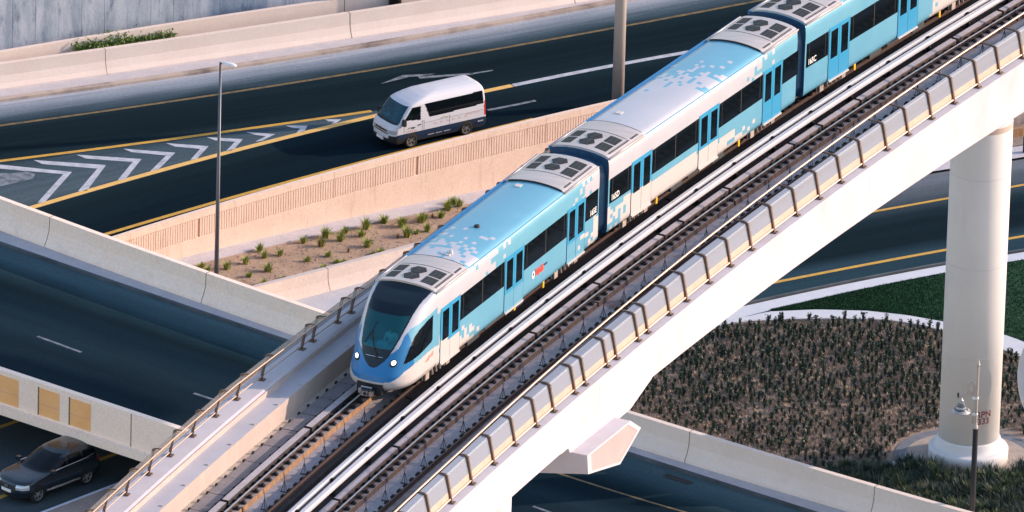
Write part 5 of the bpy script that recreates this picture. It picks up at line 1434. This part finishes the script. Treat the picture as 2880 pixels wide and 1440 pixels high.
# minibus
vrows = fine([(.26, -.06, 5.14, .88), (.36, -.17, 5.19, .93), (.55, -.20, 5.21, .96), (.80, -.19, 5.21, .96), (.98, -.16, 5.20, .96), (1.10, -.11, 5.20, .96), (1.19, -.03, 5.19, .955), (1.27, .08, 5.185, .95), (1.35, .14, 5.18, .945), (1.62, .34, 5.16, .925), (1.90, .57, 5.14, .895), (2.03, .70, 5.12, .875), (2.12, .90, 5.10, .845), (2.22, 1.25, 5.06, .79), (2.32, 1.65, 4.98, .70), (2.39, 2.1, 4.86, .54), (2.43, 2.7, 4.65, .24)], 0.045)
VW = (0.93, 4.04)
sidew = [(.52, 1.42), (1.43, 1.30), (1.47, 1.97), (.95, 1.95)]
longw = [(1.68, 2.02), (4.93, 2.05), (4.99, 1.42), (2.02, 1.33), (1.88, 1.42)]
def cls_van(c, n):
    x, y, z = c; ay = abs(y)
    for wx in VW:
        if ay > .7 and (x - wx) ** 2 + (z - .33) ** 2 < .42 ** 2: return 'arch%d:split' % (wx > 2)
    if x < 1.2 and 1.29 < z < 2.04 and ay < (.945 - (z - 1.35) * .12) - 0.075: return 'screen'
    if 1.22 < z <= 1.29 and x < .40 and ay < .86: return 'cowl'
    if ay > .6:
        if pip(x, z, sidew): return 'side:split'
        if pip(x, z, longw): return 'long:split'
        if x > 5.0 and .85 < z < 1.55 and ay > .80: return 'tail:split'
    if x < .22 and .78 < z < .99 and .48 < ay < .955: return 'lamp:split'
    if x < .0 and ay < .60 and (.86 < z < .93 or .74 < z < .80): return 'grille'
    if x < .0 and ay < .55 and .80 <= z <= .86: return 'chrome'
    if x < .5 and z < .56: return 'bumper'
    if x < .2 and z < .70 and ay > .62: return 'bumper'
    if z < .74 and x > .10: return 'navy'
    if x > 4.85 and z < .45: return 'bumper'
    return 'body'
vm = {'arch0': ('wheel_arch', 'black'), 'arch1': ('wheel_arch', 'black'), 'screen': ('windscreen', 'van_screen'), 'cowl': ('cowl', 'black'), 'side': ('side_window', 'van_side'), 'long': ('passenger_window', 'car_glass'), 'tail': ('tail_light', 'tail'), 'lamp': ('headlight', 'lens'),
      'grille': ('grille', 'black'), 'chrome': ('grille_bar', 'chrome'), 'bumper': ('bumper', 'dark_metal'), 'navy': ('lower_band', 'navy'), 'body': ('body', 'van_white')}
VAN, pv = vehicle('minibus', 'white high roof minibus with a navy blue lower band driving past the chevrons', 'minibus', (1156.5, 415), (1311.8, 380), ZL, VW[0], VW[1], vrows, (.42, 3.0, .2, 3.4), cls_van, vm, VW, .335, .2, .95)
for s in (1, -1):
    m_ = MB(); m_.box(.38, .52, min(s * .95, s * 1.14), max(s * .95, s * 1.14), 1.20, 1.50); m_.box(.42, .48, min(s * .88, s * .97), max(s * .88, s * .97), 1.26, 1.32); pv(m_, 'wing_mirror', 'black')
    m_ = MB(); m_.box(1.28, 1.45, min(s * .95, s * .985), max(s * .95, s * .985), 1.06, 1.10); pv(m_, 'door_handle', 'black')
    m_ = MB()
    for x in (.50, 1.52, 1.62, 3.05): m_.box(x - .006, x + .006, min(s * .95, s * .964), max(s * .95, s * .964), .72, 1.25)
    m_.box(1.62, 5.0, min(s * .95, s * .963), max(s * .95, s * .963), 1.115, 1.127)
    pv(m_, 'panel_gap', 'galv')
m_ = MB(); m_.box(-.235, -.18, -.26, .26, .40, .53); pv(m_, 'number_plate', 'sign_white')
m_ = MB(); m_.lathe([(0, 0), (.07, 0), (.07, .015), (0, .02)], 14, (0, 0, 0)); m_.v = [Vector((-.19 - q.z, q.x, .93 + q.y)) for q in m_.v]; pv(m_, 'badge', 'chrome')
# door emblem and faint lettering along the flank
m_ = MB(); yv = -.966
m_.add([(.66, yv, .98), (.78, yv, 1.03), (.94, yv, 1.05), (.86, yv, .99), (.72, yv, .96)], [(0, 1, 2, 3, 4)], 0); m_.add([(.88, yv, .99), (.98, yv, 1.03), (1.16, yv, 1.0), (1.04, yv, .94), (.91, yv, .95)], [(0, 1, 2, 3, 4)], 1)
pv(m_, 'door_emblem', ['leaf_mid', 'navy'])
m_ = MB()
for x0_, z0_, st, n_ in ((2.2, .95, .34, 6), (4.0, 1.04, .2, 4), (.62, .80, .12, 5)):
    for k in range(n_):
        x = x0_ + k * st
        m_.box(x, x + .02, yv, yv + .004, z0_, z0_ + .10); m_.box(x + .05, x + .15 * min(1, st * 4), yv, yv + .004, z0_, z0_ + .018); m_.box(x + .1, x + .118, yv, yv + .004, z0_, z0_ + .06)
pv(m_, 'flank_lettering', 'pink_sign')
m_ = MB()
for g, n_ in ((1.85, 6), (2.3, 6), (2.75, 6)):
    for k in range(n_): m_.box(g + k * .062, g + k * .062 + .03, yv, yv + .004, .45, .50)
for k in range(5): m_.box(4.66 + k * .05, 4.72 + k * .05 + .03, yv, yv + .004, .55, .62)
pv(m_, 'band_lettering', 'cover')
m_ = MB(); m_.tube([(2.55, yv + .003, 1.16), (2.75, yv + .003, 1.22), (2.95, yv + .003, 1.17)], .015, 5); pv(m_, 'flank_flash', 'leaf_mid')
# cab interior
m_ = MB(); m_.box(.2, .75, -.75, .75, 1.16, 1.27); pv(m_, 'dashboard', 'black')
m_ = MB(); m_.tube([(.40, .1, 1.30), (.46, .36, 1.40), (.40, .46, 1.30)], .09, 8); pv(m_, 'sun_shade', 'cloth_white')
for y in (-.42, .42):
    m_ = MB(); m_.box(1.05, 1.5, y - .24, y + .24, .95, 1.05); m_.box(1.45, 1.57, y - .24, y + .24, 1.0, 1.65); pv(m_, 'seat', 'seat_grey')
Mv = Matrix.Translation(VAN.location) @ Matrix.Rotation(VAN.rotation_euler.z, 4, 'Z') @ Matrix.Diagonal((VAN.scale.x, VAN.scale.y, VAN.scale.z, 1))
person('person', 'driver in a green shirt at the wheel of the white minibus', Mv @ Vector((1.22, -.42, 1.12)), VAN.rotation_euler.z - math.pi / 2, 'cloth_green', 0.82)

# dark car
srows = fine([(.22, .16, 4.42, .78), (.33, .05, 4.5, .87), (.55, 0, 4.54, .915), (.78, .03, 4.53, .92), (.90, .10, 4.50, .915), (.96, .24, 4.48, .905), (1.0, .50, 4.46, .895), (1.035, .85, 4.43, .885), (1.07, 1.18, 4.40, .875), (1.13, 1.42, 4.36, .855), (1.33, 1.80, 4.32, .80), (1.48, 2.08, 4.24, .74), (1.57, 2.32, 4.17, .68), (1.635, 2.58, 4.08, .59), (1.675, 2.85, 3.95, .44), (1.695, 3.1, 3.75, .2)], 0.045)
SW = (.92, 3.62)
sw = [[(1.62, 1.13), (2.50, 1.16), (2.52, 1.49), (2.28, 1.47), (1.95, 1.32)], [(2.60, 1.165), (3.38, 1.19), (3.36, 1.49), (2.60, 1.51)], [(3.46, 1.20), (4.12, 1.27), (4.0, 1.44), (3.45, 1.49)]]
def cls_suv(c, n):
    x, y, z = c; ay = abs(y)
    for wx in SW:
        if ay > .7 and (x - wx) ** 2 + (z - .35) ** 2 < .435 ** 2: return 'arch%d:split' % (wx > 2)
    if ay > .55:
        for i, P in enumerate(sw):
            if pip(x, z, P): return 'side%d:split' % i
    if 1.085 < z < 1.56 and x < 2.5 and ay < (.87 - (z - 1.1) * .50) - .055: return 'screen'
    if x > 3.9 and 1.15 < z < 1.55 and ay < .55: return 'rear'
    if x < .45 and .68 < z < .86 and .46 < ay < .93: return 'lamp:split'
    if x > 4.2 and .92 < z < 1.08 and ay > .55: return 'tail:split'
    if x < .3 and ay < .44 and .46 < z < .84: return 'grille'
    if z < .36: return 'sill'
    return 'body'
smt = {'arch0': ('wheel_arch', 'black'), 'arch1': ('wheel_arch', 'black'), 'screen': ('windscreen', 'car_glass'), 'rear': ('rear_window', 'car_glass'), 'lamp': ('headlight', 'lens'), 'tail': ('tail_light', 'tail'), 'grille': ('grille', 'black'), 'sill': ('sill', 'dark_metal'), 'body': ('body', 'suv_paint'),
       'side0': ('side_window', 'car_glass'), 'side1': ('side_window', 'car_glass'), 'side2': ('side_window', 'car_glass')}
SUV, ps = vehicle('car', 'dark blue black sport utility car coming out from under the bridge', 'car', (108, 1414), (245, 1363), ZS, SW[0], SW[1], srows, (.75, 2.7, .35, 2.8), cls_suv, smt, SW, .355, .21, .905)
SUV.name = 'car'
for s in (1, -1):
    m_ = MB(); m_.box(1.55, 1.72, min(s * .90, s * 1.10), max(s * .90, s * 1.10), 1.08, 1.22); o = ps(m_, 'wing_mirror', 'suv_paint')
    m_ = MB(); m_.box(1.56, 1.6, min(s * .9, s * 1.09), max(s * .9, s * 1.09), 1.15, 1.17); ps(m_, 'mirror_signal', 'lens')
    m_ = MB()
    for x in (2.42, 3.34): m_.box(x, x + .17, min(s * .90, s * .93), max(s * .90, s * .93), .92, .95)
    ps(m_, 'door_handle', 'suv_paint')
    m_ = MB()
    for x in (1.58, 2.55, 3.42): m_.box(x - .005, x + .005, min(s * .90, s * .922), max(s * .90, s * .922), .40, 1.05)
    ps(m_, 'panel_gap', 'black')
    m_ = MB(); m_.tube([(1.62, s * .882, 1.10), (2.6, s * .872, 1.14), (3.6, s * .862, 1.17), (4.05, s * .84, 1.25)], .014, 6); ps(m_, 'window_trim', 'chrome')
    m_ = MB(); m_.tube([(1.38, s * .905, .40), (2.3, s * .925, .40), (3.2, s * .91, .41)], .045, 8); ps(m_, 'sill_trim', 'chrome')
m_ = MB(); m_.box(-.02, .02, -.26, .26, .50, .62); ps(m_, 'number_plate', 'sign_white')
m_ = MB(); m_.obox((.0, 0, .74), (.012, 0, 0), (0, .09, 0), (0, 0, .05)); ps(m_, 'badge', 'chrome')

# ------------------------------------------------------------------ lamps and posts
lb = at(608, 800, gz(608))
top = lb + Vector((0, 0, 9.9))
# find height so that the head stands where it is seen
hgt = 9.0
for k in range(400):
    hgt = 6 + k * 0.02
    if proj(lb + Vector((0, 0, hgt)))[1] < 176: break
t = thing('street_lamp', 'slim grey street lamp with one short arm rising from the planted bed', 'street lamp', lb)
b = MB(); b.tube([lb, lb + Vector((0, 0, 1.2)), lb + Vector((0, 0, hgt))], [0.115, 0.105, 0.055], 14); b.build('post', 'galv', t, smooth=True)
b = MB(); hp_ = lb + Vector((0, 0, hgt - 0.06)); ad = Vector((0.86, -0.50, 0))
b.tube([hp_, hp_ + ad * 0.22 + Vector((0, 0, 0.05))], 0.035, 8); b.build('arm', 'galv', t)
b = MB(); secs = []
for u, wd_, hh_ in ((0.12, .05, .05), (0.2, .11, .07), (0.45, .15, .085), (0.68, .16, .085), (0.80, .12, .06), (0.86, .04, .03)):
    c = hp_ + ad * u + Vector((0, 0, 0.06)); s_ = Vector((-ad.y, ad.x, 0)).normalized()
    secs.append([c + s_ * wd_ * math.cos(2 * math.pi * k / 14) + Vector((0, 0, hh_ * math.sin(2 * math.pi * k / 14))) for k in range(14)])
b.loft(secs); b.build('lamp_head', 'lamp_white', t, smooth=True)
b = MB(); b.lathe([(0, 0), (.22, 0), (.22, .03), (0, .03)], 16, lb); b.build('base_plate', 'galv', t)

mb_ = at(1737, 297, ZL)
t = thing('lighting_mast', 'thick beige lighting mast standing behind the train near its middle', 'mast', mb_)
b = MB(); b.tube([mb_, mb_ + Vector((0, 0, 6)), mb_ + Vector((0, 0, 18))], [0.29, 0.27, 0.22], 24); b.build('shaft', 'pole_tan', t, smooth=True)
b = MB(); b.lathe([(0, 0), (.5, 0), (.5, .05), (0, .05)], 20, mb_); b.build('base_plate', 'galv', t)
b = MB(); b.lathe([(0.2, 17.6), (0.45, 17.7), (0.45, 17.9), (0, 17.95)], 20, mb_); b.build('head_ring', 'galv', t)

# ornamental lamp in the foreground
ob = at(2731, 1500, 0.0)
def hz(px_y):
    lo, hi = 0.0, 14.0
    for _ in range(40):
        m2 = (lo + hi) / 2
        if proj(ob + Vector((0, 0, m2)))[1] > px_y: lo = m2
        else: hi = m2
    return lo
t = thing('ornamental_lamp', 'ornamental dark lamp post with a tiered bell shade on a scrolled arm', 'street lamp', ob)
zt = hz(1013); zs_ = hz(1205); za1 = hz(1120); za2 = hz(1165)
pxm = 62.0
b = MB(); b.lathe([(0, 0), (.28, 0), (.28, .1), (.2, .2), (.17, .6), (.13, .75), (.115, zs_ - .1), (.125, zs_ - .02), (0, zs_)], 18, ob); b.build('post', 'dark_metal', t, smooth=False)
b = MB(); b.lathe([(0.07, zs_ - .02), (.11, zs_), (.11, zs_ + .05), (.075, zs_ + .16), (.05, zs_ + .3), (.05, zt - .3), (.075, zt - .27), (.08, zt - .2), (.06, zt - .16), (.05, zt - .1), (0, zt + .06)], 14, ob); b.build('upper_post', 'pole_tan', t)
X = Vector((1, 0, 0))
def op(dx, dz): return ob + X * dx + Vector((0, 0, dz))
b = MB()
b.tube([op(-.13, zs_ + .25), op(-.13, za2), op(-.12, za1), op(-.115, za1 + .52), op(-.15, za1 + .70), op(-.24, za1 + .78), op(-.33, za1 + .72), op(-.38, za1 + .55), op(-.44, za1 + .32), op(-.55, za1 + .15), op(-.68, za1 + .02), op(-.80, za1 + 0.04)], [.04] * 4 + [.05] * 8, 8)
b.build('arm', 'pole_tan', t, smooth=True)
b = MB()
for (cx, cz, r0) in ((-.30, za1 + .28, .13), (-.21, za1 + .2, .09)):
    b.tube([op(cx + r0 * (1 - k / 26) * math.cos(k * .5 + 1), cz + r0 * (1 - k / 26) * math.sin(k * .5 + 1)) for k in range(22)], .022, 6)
b.tube([op(-.12, za1 + .2), op(-.3, za1 + .26), op(-.5, za1 + .45)], .02, 6)
b.build('scroll', 'pole_tan', t, smooth=True)
for z_ in (za1, za2):
    b = MB(); b.tube([op(-.18, z_), op(.06, z_)], .05, 10)
    for dx in (-.13, 0.0): b.lathe([(0, -.09), (.07, -.05), (.085, 0), (.07, .05), (0, .09)], 12, op(dx, z_))
    b.build('clamp', 'lamp_white', t)
b = MB(); b.tube([op(-.80, za1 + .0), op(-.82, za1 + .22)], .045, 8); b.build('finial', 'dark_metal', t)
lc = op(-.67, za1 - .68)
b = MB(); b.lathe([(0.000, 0.714), (0.042, 0.700), (0.049, 0.602), (0.105, 0.574), (0.133, 0.504), (0.119, 0.490), (0.133, 0.420), (0.168, 0.364), (0.196, 0.294), (0.189, 0.266), (0.252, 0.196), (0.294, 0.140), (0.420, 0.070), (0.434, 0.035), (0.406, 0.014), (0.210, 0.042), (0.000, 0.056)], 32, lc); b.build('lamp_shade', 'shade_grey', t, smooth=True)
b = MB(); b.lathe([(0.136, 0.430), (0.171, 0.357), (0.199, 0.301), (0.203, 0.287), (0.133, 0.434)], 32, lc); b.lathe([(0.252, 0.203), (0.294, 0.147), (0.308, 0.140), (0.266, 0.210)], 32, lc); b.build('shade_band', 'galv', t)
b = MB(); b.lathe([(0.182, 0.042), (0.175, -0.028), (0.112, -0.112), (0.000, -0.140)], 20, lc); b.build('lamp_globe', 'lamp_bulb', t, smooth=True)

# big pale round board cut by the right edge
sb = at(2933, 1330, 0.0)
t = thing('sign_board', 'large pale round board cut off by the right edge beside the white pier', 'sign', sb)
zc_ = 0
for k in range(300):
    zc_ = k * .03
    if proj(sb + Vector((0, 0, zc_)))[1] < 1070: break
b = MB(); nrm = Vector((-.45, -.89, 0)); sx = Vector((.89, -.45, 0)); c = sb + Vector((0, 0, zc_))
disc = lambda r, o: [c + nrm * o + (sx * math.cos(2 * math.pi * k / 48) * .62 + Vector((0, 0, 1)) * math.sin(2 * math.pi * k / 48)) * r for k in range(48)]
b.loft([disc(2.22, -.06), disc(2.3, -.02), disc(2.3, .03), disc(2.22, .06)]); b.build('board', 'kerb_pale', t)
b = MB(); b.tube([sb, sb + Vector((0, 0, zc_))], .09, 12); b.build('post', 'galv', t)

# ------------------------------------------------------------------ planting
random.seed(23)
def blades(mb, n, hgt, spread, wdt, mats, lean=0.5, c=Vector((0, 0, 0)), curl=0.25):
    for k in range(n):
        a = R_() * 2 * math.pi; h = hgt * (0.55 + 0.45 * R_()); l = lean * (0.15 + 0.85 * R_())
        d = Vector((math.cos(a), math.sin(a), 0)); s_ = Vector((-d.y, d.x, 0)) * wdt * (0.7 + .6 * R_())
        p0 = c + d * spread * R_() * 0.5; p1 = p0 + d * h * l * 0.5 + Vector((0, 0, h * 0.6)); p2 = p0 + d * h * l * (1 + curl) + Vector((0, 0, h * (1 - curl * l)))
        mb.add([p0 - s_, p0 + s_, p1 + s_ * .7, p1 - s_ * .7, p2], [(0, 1, 2, 3), (3, 2, 4)], random.randrange(mats))
tufts = [(25, 705, 0), (285, 725, 3), (480, 670, 3), (515, 805, 1), (625, 545, 3), (675, 605, 2), (715, 750, 3), (840, 585, 2), (672, 887, 1), (875, 828, 0), (1080, 455, 3), (1265, 490, 4), (1310, 398, 3), (1120, 645, 1), (1290, 720, 0), (1338, 595, 1), (1462, 432, 3), (1510, 352, 2), (1487, 665, 0), (1545, 550, 5),
         (1727, 308, 3), (1680, 388, 2), (1740, 495, 3), (1880, 568, 1), (1915, 248, 2), (2100, 286, 3), (2150, 390, 3), (2300, 240, 3), (2340, 215, 2), (2360, 335, 3), (2505, 192, 2), (2572, 112, 3), (90, 735, 0), (2630, 60, 3), (2690, 75, 3), (1800, 575, 0), (2055, 405, 5), (2250, 355, 0), (1420, 660, 0), (2415, 190, 5)]
def tuft(size, kind):
    mb = MB()
    if kind == 5: blades(mb, 26, size, .12, .012, 1, .7)
    else: blades(mb, 62, size, .24, .02, 2, .6); blades(mb, 26, size * .75, .3, .024, 2, 1.0)
    return mb
protos = {}
lab = {0: ('small sparse green tuft in the sandy bed below the ribbed wall', 'small tufts in the sandy bed'), 1: ('low yellowish tuft in the sandy bed below the ribbed wall', 'low yellowish tufts in the sandy bed'), 2: ('medium spiky green plant in the sandy bed below the ribbed wall', 'medium spiky plants in the sandy bed'),
       3: ('tall spiky green plant in the sandy bed below the ribbed wall', 'tall spiky plants in the sandy bed'), 4: ('spiky plant with dry straw tips left of the middle of the sandy bed', 'straw tipped plants'), 5: ('dry brown tuft with hardly a green blade in the sandy bed', 'dry brown tufts in the sandy bed')}
sizes = {0: .22, 1: .36, 2: .44, 3: .56, 4: .55, 5: .3}
for i, (zx, zy, k) in enumerate(tufts):
    x, y = 560 + zx / 3.68, 560 + zy / 3.68
    p = at(x, y, gz(x)); key = (k, i % 3)
    if key not in protos:
        o = tuft(sizes[k], k).build('leaf_tuft', ['leaf_dry'] if k == 5 else (['leaf_lime', 'leaf_dry'] if k == 4 else (['leaf_lime', 'leaf_mid'] if k in (1, 0) else ['leaf_mid', 'leaf_lime'])), loc=(0, 0, 0)); protos[key] = o
    else:
        o = protos[key].copy(); COL.objects.link(o)
    o.location = p; o.rotation_euler = (0, 0, R_() * 6.28); s_ = .85 + R_() * .35; o.scale = (s_, s_, s_)
    tag(o, lab[k][0], 'plant', lab[k][1]); o.name = 'spiky_plant'
# litter and pebbles in the sandy bed
b = MB()
for _ in range(1500):
    x = 560 + R_() * 780; y = fW(x) + 28 + R_() * 190; p = at(x, y, gz(x)); s_ = .015 + R_() * .05
    b.add([p + Vector((-s_, 0, 0)), p + Vector((0, -s_, 0)), p + Vector((s_, 0, 0)), p + Vector((0, s_, 0)), p + Vector((0, 0, s_ * .9))], [(0, 1, 4), (1, 2, 4), (2, 3, 4), (3, 0, 4)], random.randrange(2))
tag(b.build('pebbles', ['sand', 'bed_soil']), kind='stuff')

# the dry bed under the viaduct : rows of small dark shrubs in straw coloured ground cover
def in_bed(x, y):
    top = pf(x) if x > 1960 else 935 + (1960 - x) * 0.3
    if y < top + 8 or y > fFB(x) - 2: return False
    if (x - 2722) ** 2 / 226 ** 2 + (y - 1287) ** 2 / 92 ** 2 < 1: return False
    if x > 2330 and y > 1327 - max(0, x - 2520) * 0.02: return False
    return True
def shrub_mesh(k):
    mb = MB(); random.seed(90 + k)
    blades(mb, 24, .46, .09, .018, 2, .22); 
    for _ in range(46):
        q = Vector((random.gauss(0, .045), random.gauss(0, .045), .06 + R_() * .34)); a = Vector((R_() - .5, R_() - .5, R_() - .3)).normalized() * .045; c = Vector((R_() - .5, R_() - .5, R_() - .3)).normalized() * .035
        mb.add([q - a, q + c, q + a, q - c], [(0, 1, 2, 3)], random.randrange(2))
    return mb
sp = [shrub_mesh(k).build('shrub', ['leaf_dark', 'leaf_deep'], loc=(0, 0, 0)) for k in range(5)]
random.seed(31)
cand = []
yy = 905.0; row = 0
while yy < 1420:
    xx = 1500 + (row % 2) * 11
    while xx < 2960:
        x, y = xx + random.gauss(0, 3.4), yy + random.gauss(0, 3.0) - (xx - 2200) * 0.02
        if in_bed(x, y) and R_() < 0.85: cand.append((y, x))
        xx += 23.0
    yy += 12.5 + (yy - 900) * 0.008; row += 1
# things hidden by the viaduct, the pier or the frame are left out of the individuals
def seen(x, y):
    if x > 2878 or 2648 < x < 2800: return False
    if x < 2880 and y < 1058 - (x - 1848) * 0.765 + 22: return False
    if 1620 < x < 1850 and y < 1290 - (x - 1620) * 1.02: return False
    return True
vis = sorted([c for c in cand if seen(c[1], c[0])], reverse=True)
hid = [c for c in cand if not seen(c[1], c[0])]
ind = vis[:285]; rest = vis[285:] + hid
for i, (y, x) in enumerate(ind):
    o = sp[i % 5] if i < 5 else sp[i % 5].copy()
    if i >= 5: COL.objects.link(o)
    o.location = at(x, y, 0.02); o.rotation_euler = (0, 0, R_() * 6.28); s_ = .65 + R_() ** 1.5 * .75; o.scale = (s_, s_, s_ * (.62 + R_() * .48))
    tag(o, 'small dark green shrub among dry straw in the planted bed under the viaduct', 'shrub', 'small dark shrubs planted in the dry bed')
b = MB()
for i, (y, x) in enumerate(rest):
    me = sp[i % 5].data; a = R_() * 6.28; ca, sa = math.cos(a), math.sin(a); s_ = .8 + R_() * .45; hz_ = s_ * (.85 + R_() * .4); p = at(x, y, 0.02)
    b.add([p + Vector(((v.co.x * ca - v.co.y * sa) * s_, (v.co.x * sa + v.co.y * ca) * s_, v.co.z * hz_)) for v in me.vertices], [tuple(f.vertices) for f in me.polygons], [f.material_index for f in me.polygons])
tag(b.build('shrub_mass', ['leaf_dark', 'leaf_deep']), kind='stuff')
# straw ground cover
b = MB(); random.seed(41)
n = 0
while n < 9500:
    x = 1500 + R_() * 1460; y = 880 + R_() * 560
    if not in_bed(x, y): continue
    n += 1; p = at(x, y, 0.02); mi = 0 if R_() < .62 else 1
    for k in range(7):
        a = R_() * 6.28; h = .06 + R_() * .14; d = Vector((math.cos(a), math.sin(a), 0)); s_ = Vector((-d.y, d.x, 0)) * .022
        q = p + d * R_() * .16; b.add([q - s_, q + s_, q + d * h * .55 + Vector((0, 0, h))], [(0, 1, 2)], mi)
tag(b.build('ground_cover', ['brush', 'brush_pale']), kind='stuff')

# dark spiky planting in front of the pier
def spiky(k):
    mb = MB(); random.seed(200 + k)
    for q in range(3):
        c = Vector((random.gauss(0, .16), random.gauss(0, .16), 0)); blades(mb, 40, .62 + R_() * .25, .14, .026, 2, .75, c); blades(mb, 14, .85, .1, .02, 2, .25, c)
    return mb
pp = [spiky(k).build('spiky_shrub', ['leaf_deep', 'leaf_dark'], loc=(0, 0, 0)) for k in range(4)]
pl_ = [spiky(k + 9).build('spiky_shrub', ['leaf_olive', 'leaf_dark'], loc=(0, 0, 0)) for k in range(2)]
random.seed(57)
fgt = plin([(2330, 1341), (2360, 1330), (2450, 1328), (2520, 1322), (2580, 1318), (2640, 1344), (2700, 1348), (2760, 1346), (2800, 1340), (2880, 1325), (2980, 1315)])
i = 0; y = 1326.0; r = 0
while y < 1500:
    x = 2336 + (r % 2) * 13
    while x < 2960:
        X_, Y_ = x + random.gauss(0, 5), y + random.gauss(0, 4)
        if Y_ > fgt(X_) and Y_ < fFB(X_) + 70 and abs(X_ - 2731) > 4 or (Y_ > fgt(X_) and X_ > 2735 and Y_ < 1520):
            if not ((X_ - 2722) ** 2 / 122 ** 2 + (Y_ - 1287) ** 2 / 52 ** 2 < 1):
                src = pp[i % 4] if R_() < .8 else pl_[i % 2]
                if src.get('used'): o = src.copy(); COL.objects.link(o)
                else: o = src; src['used'] = 1
                o.location = at(X_, Y_, 0.02); o.rotation_euler = (0, 0, R_() * 6.28); s_ = .8 + R_() * .4; o.scale = (s_, s_, s_)
                tag(o, 'dark green spiky shrub in the clump in front of the white pier', 'shrub', 'dark spiky shrubs in front of the pier'); i += 1
        x += 27
    y += 14; r += 1
